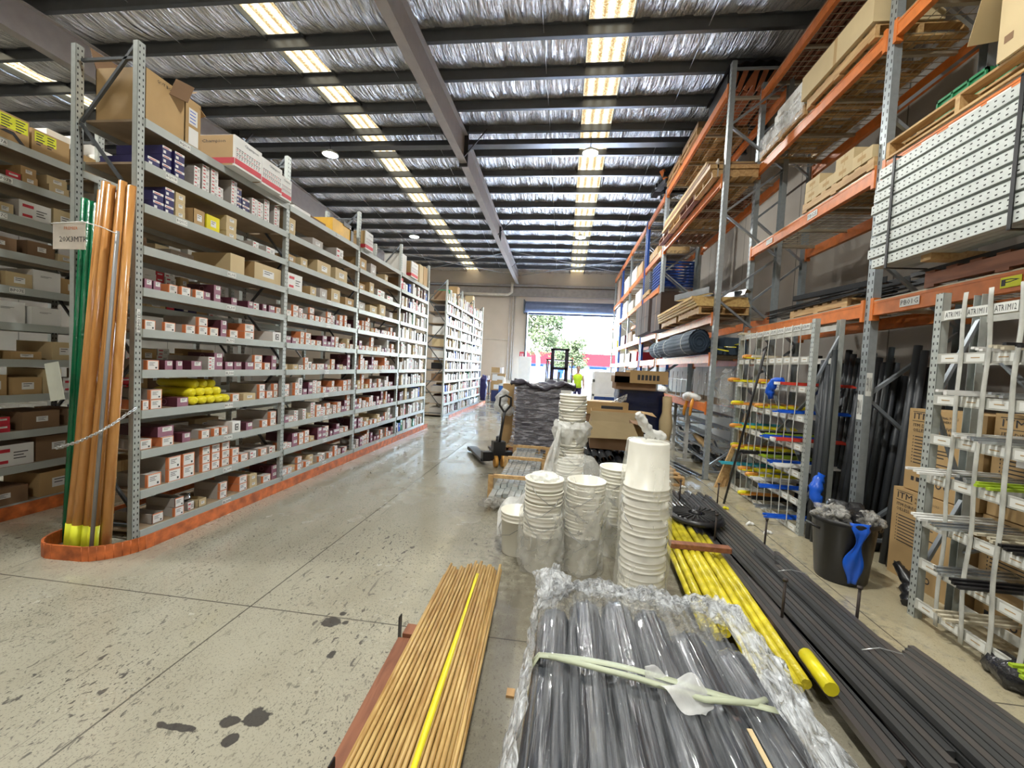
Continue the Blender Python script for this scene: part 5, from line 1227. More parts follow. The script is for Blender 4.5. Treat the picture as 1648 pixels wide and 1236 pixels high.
# wrapped pallet of dark grey tubes
pallet('timber pallet under the film-wrapped grey tubes', -.06, .86, .35, 2.0, 0, m_wood, 'Y', .14, None)
o = obj('tube_stack_core', MB().box(-.02, .82, .3, 1.93, .142, .44), m_pvc); tag(o, 'lower layers of dark tubes hidden under the film on the pallet', 'tubes', kind='stuff')
m_gtube = mat('grey_tube_in_sleeve', (.055,.06,.07), .2, .1, .5, 2.2, bump=.35, bscale=7, stretch=(9, .35, 9), coat=.9)
tubes = [(.025, 1.86, .063), (.16, 1.95, .067), (.30, 1.97, .067), (.435, 1.93, .066), (.57, 1.80, .066), (.705, 1.72, .064)]
for i, (x, y, r_) in enumerate(tubes):
    mb = MB()
    def fn(u, v, x=x, r_=r_, i=i):
        a = u*2*PI; fold = .004*math.sin(a*9+v*5+i) + .003*math.sin(a*17+i*2+v*11)
        e = 1 if v > .02 else .55+.45*v/.02
        e *= 1 - .05*math.exp(-((v-.22)/.02)**2)
        return ((r_+fold)*e*math.cos(a), -2.0*v, (r_+fold)*e*math.sin(a)*.92)
    mb.grid(fn, 48, 60)
    t = thing('grey_tube', 'thick dark grey plastic-sleeved tube on the front pallet, %s from the left' % ORD[i], 'tube', (x, y, .51), 0, 'sleeved grey tubes on the front pallet')
    t.rotation_euler = (0, 0, -.035+.012*i)
    obj('sleeve', mb, m_gtube, t)
    if i == 0:
        pb = MB()
        def fl(u, v): a = PI*(.70-.35*u); return ((r_+.006)*math.cos(a), -.86-.10*v-.03*u, (r_+.006)*math.sin(a)*.95)
        pb.grid(fl, 6, 2, 0); obj('white_sticker', pb, m_ply, t)
    if i == 4: obj('yellow_tape', MB().box(.03, .045, -.75, -.50, .057, .06), m_kraftl, t)
# stretch film over the pallet
m_wrap = film('stretch_wrap', (.80,.83,.86), .50, .12, 1, 11, (3, 1, 3), hot=.8)
m_wrap2 = film('sleeve_film', (.75,.78,.82), .10, .07, .7, 4, (9, .4, 9), hot=.22)
def wr(u, v, k=3): return .012*math.sin(u*31+v*17)+.008*math.sin(v*47-u*23)+.005*math.sin(u*83+v*71)
def fsk(u, v):     # left side
    y = 2.03-1.75*v; zt_ = .585; z = zt_*(1-u)+.03*u; return (-.055-.03*v-.15*u**1.2*(.4+.9*v) + wr(u, v), y, z+wr(v, u)*.5)
def fr_(u, v):     # right band over the edge and down
    y = 2.06-1.75*v; 
    if u < .6: q = u/.6; return (.74+.17*q+.012*math.sin(v*9)-.0*v, y+.05*q, .565-.07*q**2+wr(q, v)*1.6)
    q = (u-.6)/.4; return (.91+.06*q+wr(q, v), y+.05, .495-.46*q)
def ff(u, v):      # far side
    return (-.05+.91*u, 2.05+.10*v+.02*math.sin(u*7)+wr(u, v)+(.03 if u > .5 else 0), .575-.05*u-.5*v)
def fa(u, v):      # lip folded over the far ends of the tubes
    x = -.05+.91*u; d = .06+.15*max(0, u-.5)**1+.20*max(0, .18-u)/.18; return (x, 2.05-d*v+.015*math.sin(u*25), .57-.03*u+.03*math.sin(v*PI)+wr(u, v*2)*1.6)
mb = MB(); mb.grid(fsk, 26, 60).grid(fr_, 30, 60).grid(ff, 40, 16).grid(fa, 60, 14)
o = obj('stretch_film', mb, m_wrap); tag(o, 'crumpled clear stretch film wrapped round the front pallet of tubes', 'plastic film')
def fc(u, v): return (-.045+.75*u, 1.98-1.75*v, .572+.016*math.cos((u*.75-.08)/.129*2*PI)+wr(u*2, v*.5)*.4)
mb = MB(); mb.grid(fc, 90, 40); o = obj('clear_film', mb, m_wrap2); tag(o, 'taut clear film stretched along the tops of the grey tubes', 'plastic film')
blob('film_bunch', 'bunched film knot at the far left corner of the front pallet', 'plastic', m_wrap, (.0, 1.97, .60), .085, (1, 1.1, .7), .22, 21)
mb = MB(); mb.tube([(-.06,1.50,.50),(-.03,1.47,.58),(.03,1.455,.598),(.30,1.43,.598),(.50,1.40,.60),(.66,1.41,.595),(.72,1.44,.57)], .006, 6)
mb.v = [(x, y+(y-1.45)*.9, z) for x, y, z in mb.v]
mb.grid(lambda u, v: (-.06+.78*u, 1.47-.09*u+.028*(v-.5)+.02*math.sin(u*5), .592+.012*math.sin(u*PI)+(-.06 if u < .04 else 0)), 24, 1)
o = obj('strap', mb, mat('pale_green_strap', (.42,.46,.33), .5)); o.modifiers.new('th', 'SOLIDIFY').thickness = .0015; tag(o, 'pale green strap pulled across the grey tubes', 'strap')
def fb(u, v): return (.33+.17*u+.03*math.sin(v*4)*u, 1.44-.13*v*(.25+.9*u)-.02*u, .615+.02*math.sin(u*9+v*5)-.02*v)
mb = MB(); mb.grid(fb, 16, 16); o = obj('plastic_scrap', mb, film('milky_plastic', (.70,.71,.70), .55, .35, .5, 8, hot=.3)); tag(o, 'torn milky plastic piece hanging off the strap', 'plastic')
o = obj('timber_block', MB().box(.88, 1.05, 1.05, 1.15, 0, .09), m_woodr); tag(o, 'timber block at the bottom right of the front pallet', 'block')
o = obj('offcut', MB().box(-.19, -.15, 1.98, 2.03, .0, .012), m_wood); o.rotation_euler = (0, 0, 0); tag(o, 'small wood chip on the floor left of the front pallet', 'wood chip')

# ---- white pails
m_pail = mat('white_pail', (.82,.80,.71), .35, 0, .03, 2, coat=.2)
m_wireh = mat('wire_handle', (.35,.36,.36), .35, .8)
def pail_me(r0=.132, r1=.148, h=.37):
    return MB().lathe([(0,0),(r0-.004,0),(r0,.006),(r0+(r1-r0)*.80,h*.80),(r1+.006,h*.80),(r1+.006,h*.82),(r1,h*.825),(r1+.0,h*.885),(r1+.006,h*.89),(r1+.006,h*.91),(r1+.001,h*.92),(r1+.003,h*.965),(r1+.010,h*.97),(r1+.010,h),(r1-.002,h),(r0-.004,.01),(0,.01)], 36).mesh('pail_body', m_pail)
PM = pail_me(); PH = MB().tube([(-.152,0,.33),(-.15,-.06,.27),(-.09,-.14,.20),(0,-.165,.17),(.09,-.14,.20),(.15,-.06,.27),(.152,0,.33)], .0028, 6).mesh('handle', m_wireh)
def pail(x, y, z, rz, label, g, inv=False, s=1, handle=True, ha=0):
    t = thing('pail', label, 'bucket', (x, y, z), rz, g)
    if inv: t.rotation_euler = (PI, 0, rz); t.location = (x, y, z+.37*s)
    t.scale = (s, s, s); place('pail_body', PM, t)
    if handle: q = place('handle', PH, t); q.rotation_euler = (ha, 0, 0)
    return t
def pstack(x, y, n, sp, nm, inv=False, s=1, z0=0, lean=(0, 0)):
    for i in range(n):
        pos = 'bottom one' if i == 0 else 'top one' if i == n-1 else '%s from the floor' % ORD[i]
        pail(x+lean[0]*i, y+lean[1]*i, z0+sp*i, .3*((i*5) % 7)-.9, 'white %splastic pail in the %s, %s' % ('upturned ' if inv else '', nm, pos), 'white pails in the %s' % nm, inv, s, True, 0)
pstack(-.10, 3.36, 5, .092, 'front left stack')
pstack(.225, 3.42, 8, .052, 'front middle stack', lean=(.002, 0))
pstack(.635, 3.05, 7, .125, 'tall front right stack', inv=True, s=1.05, lean=(0, .002))
pstack(.53, 3.80, 8, .058, 'short stack behind the tall one')
pstack(.13, 4.72, 11, .097, 'tallest rear stack')
pstack(-.32, 3.62, 1, .05, 'single pail at the left end')
def bag(name, label, x, y, prof, mt, n=40, amp=.012, seed=0, sq=1):
    mb = MB(); ph = seed*1.7
    mb.lathe(prof, n, (x, y, 0), wob=lambda t_, z, j: amp*(math.sin(5*t_+9*z+ph)+.7*math.sin(11*t_-23*z+ph*2)+.5*math.sin(17*t_+41*z)))
    return tag(obj(name, mb, mt), label, 'plastic bag')
m_pbag = film('frosted_bag', (.88,.88,.83), .24, .3, .12, 4, (1,1,.5), hot=.16)
m_pbag2 = film('clearer_bag', (.88,.88,.84), .30, .2, .2, 6, (1,1,1), hot=.2)
def prof(pts, n=10):
    out = []
    for (r0, z0), (r1, z1) in zip(pts, pts[1:]):
        for i in range(n): out.append((r0+(r1-r0)*i/n, z0+(z1-z0)*i/n))
    return out+[pts[-1]]
bag('plastic_bag', 'clear bag slumped round the lower half of the front left pails', -.10, 3.36, prof([(.17,.01),(.185,.1),(.18,.3),(.175,.46),(.16,.50)]), m_pbag2, seed=1)
bag('plastic_bag', 'frosted bag over the front middle pails, open at the top', .225, 3.42, prof([(.17,.01),(.178,.2),(.178,.5),(.175,.72)]), m_pbag2, seed=2)
bag('plastic_bag', 'frosted bag drawn tight round the tall front right stack', .635, 3.06, prof([(.185,.0),(.185,.3),(.18,.7),(.17,1.0),(.155,1.145),(.09,1.155),(.045,1.16),(.03,1.18)]), m_pbag, amp=.005, seed=3)
rag('bag_knot', 'twisted knot of white plastic on top of the tall front right stack', 'plastic bag', m_bag, [(.66,3.05,1.17),(.63,3.04,1.21),(.59,3.02,1.25),(.55,3.0,1.31),(.53,2.99,1.34)], .035)
rag('bag_knot', 'loose plastic folds beside the knot on the tall stack', 'plastic bag', m_bag, [(.60,3.05,1.17),(.66,3.04,1.20),(.71,3.04,1.19),(.74,3.05,1.17)], .03)
bag('plastic_bag', 'clear bag round the short stack behind the tall one', .53, 3.80, prof([(.17,.01),(.18,.3),(.175,.6)]), m_pbag2, seed=5)
bag('plastic_bag', 'bunched clear bag round the middle of the tallest rear stack', .13, 4.72, prof([(.155,.80),(.19,.90),(.20,.98),(.165,1.05)], 8), m_bag, amp=.022, seed=6)
def sheet(name, label, fn, mt, nu=24, nv=24): 
    mb = MB(); mb.grid(fn, nu, nv); return tag(obj(name, mb, mt), label, 'plastic bag')
sheet('plastic_sheet', 'long white plastic sheet hanging down left of the tallest rear stack', lambda u, v: (.0-.02*v-.20*u*v**.8+.02*math.sin(u*9+v*5), 4.55-.05*math.sin(u*6)-.1*v+.02*math.sin(u*19+v*3), 1.02-.06*u-.72*v), m_bag)
sheet('plastic_sheet', 'white plastic bag spread on the timber frames left of the pails', lambda u, v: (-.55+.55*u+.05*v, 3.95-.35*v+.05*math.sin(u*7), .22+.38*u**.7*(1-.5*v)+.03*math.sin(u*13+v*9)-.10*v), m_bag)
blob('plastic_bag', 'puffed-up clear bag bulging between the pail stacks', 'plastic bag', m_pbag, (.17, 3.66, .70), .20, (1.1, .9, .85), .08, 31)
blob('plastic_bag', 'small clear bag heap on top of the front left pails', 'plastic bag', m_bag, (-.10, 3.38, .745), .09, (1.2, 1, .4), .15, 33)

# ---- timber frames and wrapped aluminium beyond the pails
for i, (x, y) in enumerate(((-.84, 5.05), (-.80, 6.15), (-.78, 7.1))):
    o = obj('timber_trestle', MB().box(0, .62, 0, .07, 0, .09).box(0, .06, -.02, .05, 0, .28).box(0, .66, .0, .05, .24, .28).box(.56, .62, -.02, .05, 0, .28), m_wood); o.location = (x, y, 0)
    tag(o, 'open timber frame holding aluminium lengths, %s from the camera' % ORD[i], 'timber frame', 'timber frames holding aluminium')
for i in range(7):
    o = obj('wrapped_profile', MB().box(0, .065, 0, 2.6-.1*(i % 3), 0, .05), mat('wrapped_alu', (.60,.64,.64), .2, .6, .15, 6, bump=.5, bscale=12) if i == 0 else bpy.data.materials['wrapped_alu']); o.location = (-.76+.072*i, 4.62+.07*(i % 3), .095)
    tag(o, 'film-wrapped silver profile in the timber frames, %s from the left' % ORD[i], 'metal profile', 'wrapped silver profiles in timber frames')
    if i < 5:
        o = dup(o); o.location = (-.74+.072*i, 4.9+.07*(i % 3), .146); tag(o, 'film-wrapped silver profile on the upper layer, %s from the left' % ORD[i])
rag('film_end', 'crumpled film at the near end of the wrapped silver profiles', 'plastic', m_cplas, [(-.85,4.6,.06),(-.74,4.55,.10),(-.62,4.6,.09),(-.5,4.58,.08)], .06)

# black pipes on pallets
for i in range(3): pallet('timber pallet under the black pipes, %s from the left' % ORD[i], .33+.52*i, .80+.52*i, 6.3, 7.9, 0, m_wood, 'X', .13, 'pallets under the black pipes')
m_pipeb = mat('black_pipe', (.02,.022,.026), .18, .2)
def hollow(r, L_): return MB().lathe([(r*.82,0),(r,0),(r,L_),(r*.82,L_),(r*.82,0)], 16)
hp = hollow(.052, 1.9); hp.v = [(x, z, y) for x, y, z in hp.v]; hpm = hp.mesh('black_pipe', m_pipeb)
np_ = 0
for lay in range(3):
    for i in range(10 - (4 if lay == 2 else 0)):
        if lay == 2 and i in (4, 5): continue
        o = place('black_pipe', hpm, None, (.42+.108*i+.05*(lay % 2), 5.95+.05*((i*3+lay) % 4), .19+.094*lay)); np_ += 1
        tag(o, 'black pipe with open end on the pallets, %s layer, %s from the left' % (['bottom', 'middle', 'top'][lay], ORD[i]), 'pipe', 'black pipes on pallets')
def openbox(label, x, y, z, w_, d, h, mt, rz=0, inner=None, flap=True):
    t = thing('carton', label, 'box', (x, y, z), rz); T = .006
    obj('body', MB().box(0, w_, 0, d, 0, T).box(0, T, 0, d, 0, h).box(w_-T, w_, 0, d, 0, h).box(0, w_, 0, T, 0, h).box(0, w_, d-T, d, 0, h), mt, t)
    if flap:
        obj('flap', MB().bar((w_/2, 0, h), (w_/2, -.10, h-.26), w_, .005, up=(1,0,0)) if False else MB().add([(0,0,h),(w_,0,h),(w_+.09,-.14,h-.22),(-.05,-.14,h-.24),(0,.004,h+.004),(w_,.004,h+.004)], [(0,3,2,1),(0,1,2,3)]), inner or m_kraftl, t)
        obj('flap', MB().add([(w_,0,h),(w_,d,h),(w_+.2,d,h-.02),(w_+.2,.05,h-.05)], [(0,1,2,3)]), mt, t)
    return t
openbox('open kraft carton with pale flap hanging forward on the black pipes', .46, 6.45, .44, .62, .55, .42, m_kraftd, -.05)
openbox('open kraft carton behind the first one on the pipes', .50, 7.02, .44, .85, .5, .52, m_kraft, -.04)
t = thing('pallet', 'x', 'x', (0,0,0)); bpy.data.objects.remove(t)
t = thing('carton', 'kraft carton lying flat behind the open cartons', 'box', (.30, 8.05, .80)); obj('body', MB().box(0, .95, 0, .5, 0, .24), m_kraft, t); obj('bar_print', MB().quad((.45, -.001, .05), XP, ZP, .4, .12), m_ink, t)
o = obj('carton_support', MB().box(.32, 1.0, 8.08, 8.5, 0, .795), m_kraftd); tag(o, 'brown carton stack under the flat lying carton', 'box')
# black-wrapped pallet with cartons on top
m_bwrap = mat('black_stretch_wrap', (.008,.012,.04), .16, 0, .3, 3, bump=.5, bscale=9)
pallet('timber pallet under the black-wrapped load', 1.08, 1.98, 8.3, 9.2, 0, m_wood, 'X', .13, None)
mb = MB(); mb.grid(lambda u, v: ((lambda a, k: (1.53+.44*k*math.copysign(abs(math.cos(a))**.25, math.cos(a)), 8.75+.44*k*math.copysign(abs(math.sin(a))**.25, math.sin(a)), .13+1.15*v))(u*2*PI, 1+.015*math.sin(v*40+u*9))), 64, 30)
mb.box(1.10, 1.96, 8.32, 9.18, 1.27, 1.285); o = obj('black_wrapped_load', mb, m_bwrap); tag(o, 'tall black-wrapped pallet load right of the open cartons', 'wrapped load')
t = thing('carton', 'kraft carton on the black-wrapped load, lower one', 'box', (1.02, 8.25, 1.29)); obj('body', MB().box(0, .75, 0, .6, 0, .13), m_kraftd, t)
t = thing('carton', 'kraft carton with dark print on top of the black-wrapped load', 'box', (.98, 8.15, 1.425)); obj('body', MB().box(.28, .98, 0, .6, 0, .24), m_kraft, t); obj('open_end', MB().box(0, .28, 0, .6, 0, .12).box(.0, .28, 0, .01, 0, .2), m_kraftd, t)
mb = MB()
for i in range(6): mb.quad((.42+.07*i, -.001, .06), XP, ZP, .05, .10, 0)
obj('dark_print', mb, m_ink, t)
sheet('plastic_sheet', 'grey translucent sheet slung from the black load to the cartons', lambda u, v: (.72+.5*u, 8.12+.06*math.sin(u*9+v*7), 1.20-.30*(1-u)-.12*v+.03*math.sin(v*9)), m_cplas)
rag('foam_roll', 'tall tan foam roll standing between the black load and the rack', 'roll', m_kraftl, [(1.98,8.2,.0),(1.985,8.2,.6),(1.98,8.2,1.2)], .11, 14)

# wrapped stack of trays left of the rear pails
pallet('timber pallet under the film-wrapped dark stack', -.98, .26, 7.75, 8.75, 0, m_wood, 'X', .13, None)
m_tray = mat('dark_tray', (.035,.03,.045), .3, .1, .6, 14, stretch=(1, 1, 5))
for i in range(26):
    o = obj('dark_tray', MB().box(-.86+.01*((i*5) % 3), .16-.012*((i*3) % 3), 7.86, 8.66, 0, .036), m_tray) if i == 0 else place('dark_tray', bpy.data.objects['dark_tray'].data, None)
    o.location = (.008*((i*7) % 3), .006*((i*5) % 3), .135+.0435*i); tag(o, 'dark flat tray in the film-wrapped stack, %s' % ('%s from the floor' % ORD[i] if i < 20 else '%s from the top' % ORD[25-i]), 'tray', 'dark trays in the wrapped stack')
m_sw = film('stack_wrap', (.50,.50,.56), .36, .12, 1, 5, (1, 1, 5), hot=.7)
mb = MB()
def fs(u, v):
    a = u*2*PI; z = .05+1.28*v; fl = .16*max(0, .22-v)/.22; k = 1+.012*math.sin(v*90+u*20)+fl
    return (-.35+.56*k*math.copysign(abs(math.cos(a))**.22, math.cos(a)), 8.26+.45*k*math.copysign(abs(math.sin(a))**.22, math.sin(a)), z)
mb.grid(fs, 72, 60); o = obj('stretch_film', mb, m_sw); tag(o, 'shiny stretch film round the tall dark stack', 'plastic film')
mb = MB(); mb.grid(lambda u, v: (-.97+1.22*u, 7.78+.95*v, 1.30+.05*math.sin(u*9+v*3)+.02*math.sin(u*31+v*19)+.03*math.sin(v*11)-.06*abs(v-.0)*0), 60, 20)
o = obj('stack_cover', mb, m_tray); o.modifiers.new('th', 'SOLIDIFY').thickness = .05; tag(o, 'wavy grey plastic cover bunched on the wrapped stack', 'cover')
o = obj('paper_note', MB().quad((-.02, 7.80, 1.10), XP, ZP, .2, .13), m_ply); o.modifiers.new('th', 'SOLIDIFY').thickness = .002; tag(o, 'white sheet stuck on the wrapped dark stack', 'paper')
t = thing('carton', 'brown carton standing left of the wrapped dark stack', 'box', (-1.24, 8.75, 0)); obj('body', MB().box(0, .30, 0, .3, 0, 1.25), m_kraft, t)
rag('plastic_bag', 'pale plastic bag hanging round the brown carton left of the stack', 'plastic bag', m_bag, [(-1.15,8.6,1.12),(-1.24,8.6,.95),(-1.25,8.6,.75),(-1.1,8.58,.70),(-.98,8.6,.72)], .14, 14)
o = obj('timber_trestle', MB().box(-1.30, -.85, 7.75, 7.83, .0, .10), m_woodr); tag(o, 'short red timber piece at the foot of the wrapped stack', 'timber')
# pallet jack
t = thing('pallet_jack', 'black hand pallet jack with orange wheel parked beside the wrapped stack', 'pallet jack', (-1.0, 6.75, 0), .42)
obj('fork', MB().box(-.27, -.11, .0, 1.05, .06, .10).box(-.27, -.11, .95, 1.12, .03, .08), m_black, t); obj('fork', MB().box(.11, .27, .0, 1.05, .06, .10), m_black, t)
obj('body', MB().box(-.25, .25, -.06, .08, .08, .22).box(-.10, .10, -.14, .02, .12, .40).tube([(0,-.05,.2),(0,-.05,.48)], .045, 12), m_black, t)
for x in (-.06, .06): obj('steer_wheel', MB().tube([(x-.025, -.16, .09), (x+.025, -.16, .09)], .09, 18), mat('orange_wheel', (.60,.30,.06), .5) if x < 0 else bpy.data.materials['orange_wheel'], t)
hd = obj('handle_bar', MB().tube([(0,-.10,.34),(.04,-.18,.90)], .022, 8), m_black, t)
obj('grip', MB().tube([(.04,-.18,.88),(-.05,-.19,1.0),(-.045,-.2,1.12),(.04,-.205,1.16),(.13,-.2,1.12),(.135,-.19,1.0),(.04,-.18,.88)], .018, 8, cap=False), m_black, hd)
# ---- far end of the hall
t = thing('forklift', 'forklift facing the camera with a tall black mast in the doorway', 'forklift', (-.16, 16.2, 0))
m_mast = mat('mast_black', (.02,.015,.03), .4, .2)
obj('mast', MB().box(-.34, -.20, 0, .12, .1, 2.38).box(.20, .34, 0, .12, .1, 2.38).box(-.36, .36, 0, .10, 2.32, 2.40).box(-.3, .3, 0, .08, 1.58, 1.68).box(-.3, .3, 0, .08, .6, .7), m_mast, t)
obj('lift_cylinder', MB().tube([(0,.06,.5),(0,.06,1.5)], .05, 10), m_steel, t)
obj('carriage', MB().box(-.5, .5, -.08, -.02, .25, .32).box(-.5, .5, -.08, -.02, .62, .68), m_black, t)
for x in (-.32, .22): obj('fork', MB().box(x, x+.1, -1.1, -.08, .06, .10).box(x, x+.1, -.12, -.08, .06, .7), m_steel, t)
obj('body', MB().box(-.52, .52, .4, 2.2, .35, 1.05).box(-.55, .55, 1.8, 2.5, .3, 1.2), mat('forklift_white', (.6,.6,.58), .4), t)
obj('overhead_guard', MB().box(-.55, .55, .7, 2.0, 1.95, 2.0).bar((-.52,.5,1.0),(-.5,.8,2.0),.05,.05).bar((.52,.5,1.0),(.5,.8,2.0),.05,.05).bar((-.5,1.95,1.0),(-.5,1.9,2.0),.05,.05).bar((.5,1.95,1.0),(.5,1.9,2.0),.05,.05), m_black, t)
for x in (-.55, .40):
    for y in (.45, 2.0): obj('wheel', MB().tube([(x, y, .28), (x+.15, y, .28)], .28, 20), m_rubber, t)
# seated driver, mostly hidden behind the mast
p = thing('person', 'person in a yellow-green high-visibility vest standing behind the forklift', 'person', (.62, 17.6, 0))
def body(mb):
    secs = [(.0,.06,.10),(.5,.07,.09),(.85,.14,.11),(1.0,.16,.12),(1.15,.15,.11),(1.38,.20,.12),(1.46,.12,.09),(1.50,.055,.055),(1.56,.05,.055),(1.60,.07,.085),(1.68,.08,.10),(1.76,.07,.09),(1.80,.02,.03)]
    return mb
mb = MB(); mb.tube([(.09,0,.04),(.09,.01,.48),(.09,0,.90)], [.045,.055,.085], 12).tube([(-.09,0,.04),(-.09,.01,.48),(-.09,0,.90)], [.045,.055,.085], 12)
mb.tube([(0,0,.86),(0,0,1.0),(0,0,1.15),(0,0,1.36),(0,0,1.44),(0,0,1.50)], [.16,.155,.15,.185,.13,.055], 18)
mb.tube([(0,0,1.48),(0,0,1.55),(0,-.01,1.60),(0,-.01,1.68),(0,0,1.75),(0,0,1.78)], [.05,.052,.075,.085,.07,.02], 16)
for s in (-1, 1): mb.tube([(s*.18,0,1.40),(s*.24,.0,1.12),(s*.25,-.08,.86),(s*.25,-.10,.78)], [.055,.045,.035,.028], 10)
sk = mat('skin', (.45,.28,.2), .5); obj('body', mb, sk, p)
mb = MB().tube([(0,0,.88),(0,0,1.0),(0,0,1.15),(0,0,1.36),(0,0,1.44)], [.175,.17,.165,.205,.14], 18); obj('vest', mb, mat('hi_vis', (.55,.80,.03), .6), p)
mb = MB()
for s in (-1, 1): mb.tube([(s*.09,0,.06),(s*.09,.01,.48),(s*.09,0,.92)], [.06,.072,.105], 12)
obj('trousers', mb, m_navy, p); obj('hair', MB().lathe([(.088,1.68),(.088,1.72),(.07,1.78),(0,1.80)], 16, (0,.01,0)), m_ink, p)
# clothed benches at the left of the door
t = thing('pin_board', 'cork board on a trolley with white notices by the far wall', 'notice board', (-3.15, 18.5, 0))
obj('board', MB().box(0, .60, 0, .05, .55, 1.27), m_kraft, t); obj('cabinet', MB().box(0, .58, .0, .4, .02, .53), mat('dark_blue_box', (.02,.03,.10), .5), t)
obj('frame', MB().box(-.02, .0, -.01, .06, 0, 1.3).box(.60, .62, -.01, .06, 0, 1.3).box(0, .6, -.01, .06, .53, .56), m_wood, t)
for i, (a, b, c, d_) in enumerate(((.02, .25, .95, 1.25), (.25, .55, 1.0, 1.17), (.10, .38, .58, .78))): obj('notice', MB().box(a, b, -.006, 0, c, d_), m_ply, t)
t = thing('carton', 'brown and white carton on top of the cork board trolley', 'box', (-3.17, 18.45, 1.305)); obj('body', MB().box(0, .38, 0, .3, 0, .24), m_kraft, t); obj('white_end', MB().box(.381, .5, 0, .3, 0, .24), m_white, t)
o = obj('wall_panel_board', MB().box(-2.22, -1.62, 20.9, 20.98, 0, 2.15), m_white); tag(o, 'tall white board leaning near the roller door post', 'board')
t = thing('workbench', 'cluttered workbench against the far wall left of the door', 'workbench', (-5.6, 19.6, 0)); obj('bench_top', MB().box(0, 2.2, 0, .8, .86, .92), m_woodr, t)
for x in (.05, 2.1):
    for y in (.05, .7): obj('leg', MB().box(x, x+.06, y, y+.06, 0, .86), m_steel, t)
obj('lower_shelf', MB().box(0, 2.2, 0, .8, .25, .29), m_woodr, t)
o = rag('dark_coat', 'dark blue jacket draped at the end of the far workbench', 'jacket', m_navy, [(-3.6,19.0,.0),(-3.62,19.0,.5),(-3.6,19.0,.9),(-3.55,19.0,1.15)], .18, 12)
for i in range(5):
    o = obj('small_box', MB().box(0, .3, 0, .25, 0, .16+.04*(i % 3)), [m_white, m_kraft, m_red, m_white, m_grey][i]); o.location = (-5.5+.42*i, 19.75, .922); tag(o, 'small box on the far workbench, %s from the left' % ORD[i], 'box', 'boxes on the far workbench')
t = thing('water_cooler', 'blue and white upright drum on stand beside the far trolley', 'drum', (-2.45, 17.4, 0)); obj('drum_body', MB().lathe([(0,0),(.2,0),(.2,.8),(0,.8)], 20), mat('drum_blue', (.02,.12,.42), .4), t); obj('white_band', MB().lathe([(.202,.1),(.202,.72)], 20), m_white, t) if False else obj('white_top', MB().lathe([(.21,.8),(.21,.86),(.05,.9),(.05,1.15),(0,1.15)], 20), m_white, t)
for i in range(4):
    o = obj('kraft_carton', MB().box(0, .4, 0, .35, 0, .3), m_kraft if i % 2 else m_white); o.location = (-1.95+.42*(i % 2), 17.6, .302*(i//2)); tag(o, 'carton in the low pile left of the forklift, %s %s' % (('lower', 'upper')[i//2], ('left', 'right')[i % 2]), 'box', 'cartons in a low pile by the forklift')
# white crate stillage right of the forklift
t = thing('stillage', 'white stillage holding blue crates right of the forklift', 'stillage', (.85, 12.0, 0))
obj('frame', MB().box(0, .72, 0, .03, 1.3, 1.38).box(0, .05, 0, .05, 0, 1.38).box(.67, .72, 0, .05, 0, 1.38).box(0, .72, 0, .03, .9, .96).box(0, .72, 0, .03, .45, .52).box(0, .05, .6, .65, 0, 1.38).box(.67, .72, .6, .65, 0, 1.38).box(0, .72, 0, .65, .1, .14), m_white, t)
for i in range(2):
    for j in range(2):
        o = obj('blue_crate', MB().box(0, .3, .06, .56, 0, .34), mat('crate_blue', (.04,.10,.35), .5) if i+j == 0 else bpy.data.materials['crate_blue']); o.location = (.91+.31*j, 12.0, .145+.42*i); tag(o, 'blue crate in the white stillage, %s %s' % (('lower', 'upper')[i], ('left', 'right')[j]), 'crate', 'blue crates in the stillage')
pallet('pallet of white boxes behind the stillage', .9, 1.9, 13.0, 14.0, 0, m_wood, 'X', .13, None)
o = obj('white_load', MB().box(.95, 1.85, 13.05, 13.95, .135, 1.6), m_white); tag(o, 'white-wrapped load behind the blue crates', 'wrapped load')

# ================================================================== OUTSIDE THE ROLLER DOOR
m_asph = mat('asphalt', (.42,.41,.39), .95, 0, .1, 3, spec=.1)
struct('trim_90', MB().box(-60, 60, YF, 140, -.3, -.02), m_asph, 'sunlit asphalt yard outside')
t = thing('building', 'low building with a red roof band and blue doors across the yard', 'building', (2.0, 62, 0))
obj('wall', MB().box(-14, 12, 0, 8, 0, 2.4), mat('pale_wall', (.035,.05,.10), 1, spec=0), t); obj('red_roof', MB().box(-14.3, 12.3, -.5, 8.3, 2.3, 4.0), mat('red_fascia', (.07,.005,.007), 1, spec=0), t)
for i in range(5): obj('blue_door', MB().box(-12+4.6*i, -9.6+4.6*i, -.06, 0, 0, 2.1), mat('door_blue', (.004,.012,.06), 1, spec=0) if i == 0 else bpy.data.materials['door_blue'], t)
obj('roof_sign_frame', MB().box(-.6, 1.4, 2, 2.2, 4.0, 4.06).box(-.6, -.5, 2, 2.2, 4, 5).box(1.3, 1.4, 2, 2.2, 4, 5).box(-.6, 1.4, 2, 2.2, 4.9, 5), m_steel, t)
m_leaf = mat('leaves', (.030,.040,.022), 1, 0, .5, 2, spec=0); m_bark = mat('bark', (.28,.22,.17), .9)
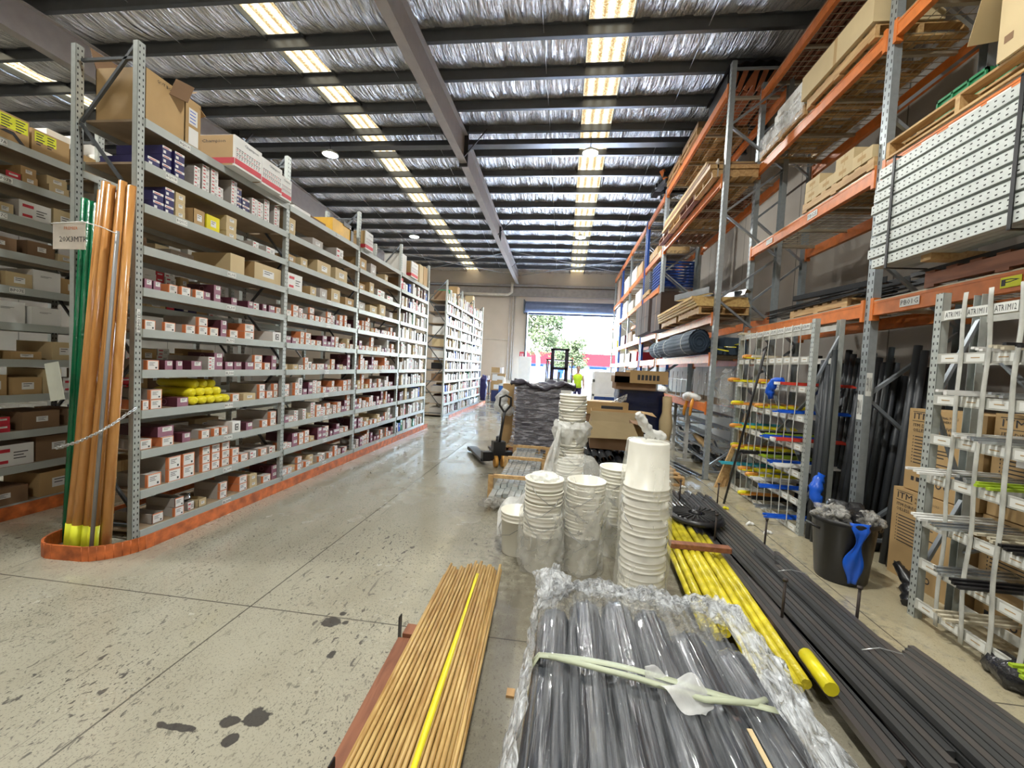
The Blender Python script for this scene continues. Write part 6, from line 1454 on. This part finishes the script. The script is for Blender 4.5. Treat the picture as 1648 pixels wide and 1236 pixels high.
def tree(label, x, y, h, crown, seed):
    t = thing('tree', label, 'tree', (x, y, 0)); q = random.Random(seed); mb = MB()
    mb.tube([(0,0,0),(.1,0,h*.3),(-.05,0,h*.55),(.1,0,h*.8)], [.2,.16,.12,.05], 8)
    for i in range(9): a = q.uniform(0, 6.28); z = h*q.uniform(.35, .7); mb.tube([(0,0,z),(math.cos(a)*crown*.3,math.sin(a)*crown*.3,z+h*.12),(math.cos(a)*crown*.6,math.sin(a)*crown*.6,z+h*.2)], [.07,.05,.02], 6)
    obj('trunk', mb, m_bark, t); lf = MB(); cl = [(q.uniform(-1, 1)*crown*.75, q.uniform(-1, 1)*crown*.75, h*q.uniform(.45, 1.0), q.uniform(.35, .7)) for _ in range(44)]
    for (cx_, cy_, cz, r_) in cl:
        for _ in range(80):
            a, b, k = q.uniform(0, 6.28), q.uniform(-1, 1), r_*q.uniform(.4, 1.1)*1.3; s = math.sqrt(1-b*b); c = Vector((cx_+k*s*math.cos(a), cy_+k*s*math.sin(a), cz+k*b*.8))
            d1 = Vector((q.uniform(-1,1), q.uniform(-1,1), q.uniform(-1,1))).normalized()*.15; d2 = d1.cross(Vector((q.uniform(-1,1), q.uniform(-1,1), q.uniform(-1,1)))).normalized()*.09
            lf.add([c-d1, c+d2, c+d1, c-d2], [(0,1,2,3)])
    obj('foliage', lf, m_leaf, t)
tree('tall pale green tree outside the left of the doorway', -2.2, 35, 6.9, 2.3, 3)
tree('lower bushy tree to the right of the tall one', .4, 44, 4.6, 1.9, 8)
for i, (x, y, c, lb) in enumerate(((-3.2, 46, m_white, 'white van parked behind the tall tree'), (4.2, 50, m_white, 'white vehicle parked outside on the right'), (-6.6, 52, mat('car_blue', (.05,.12,.4), .3), 'blue car parked far left outside'), (1.0, 54, bpy.data.materials['car_blue'], 'blue car parked before the red-roofed building'))):
    t = thing('car', lb, 'vehicle', (x, y, 0))
    obj('body', MB().box(-1.1, 1.1, 0, 3.8, .35, 1.0).add([(-1.0,.9,1.0),(1.0,.9,1.0),(1.0,3.5,1.0),(-1.0,3.5,1.0),(-.85,1.5,1.75),(.85,1.5,1.75),(.85,3.2,1.75),(-.85,3.2,1.75)], [(4,5,6,7),(0,1,5,4),(1,2,6,5),(2,3,7,6),(3,0,4,7)]), c, t)
    obj('windscreen', MB().add([(-.9,.93,1.05),(.9,.93,1.05),(.8,1.42,1.66),(-.8,1.42,1.66)], [(0,1,2,3)]), m_black, t)
    for wx in (-1.12, .94):
        for wy in (.6, 3.0): obj('wheel', MB().tube([(wx, wy, .33), (wx+.18, wy, .33)], .33, 16), m_rubber, t)
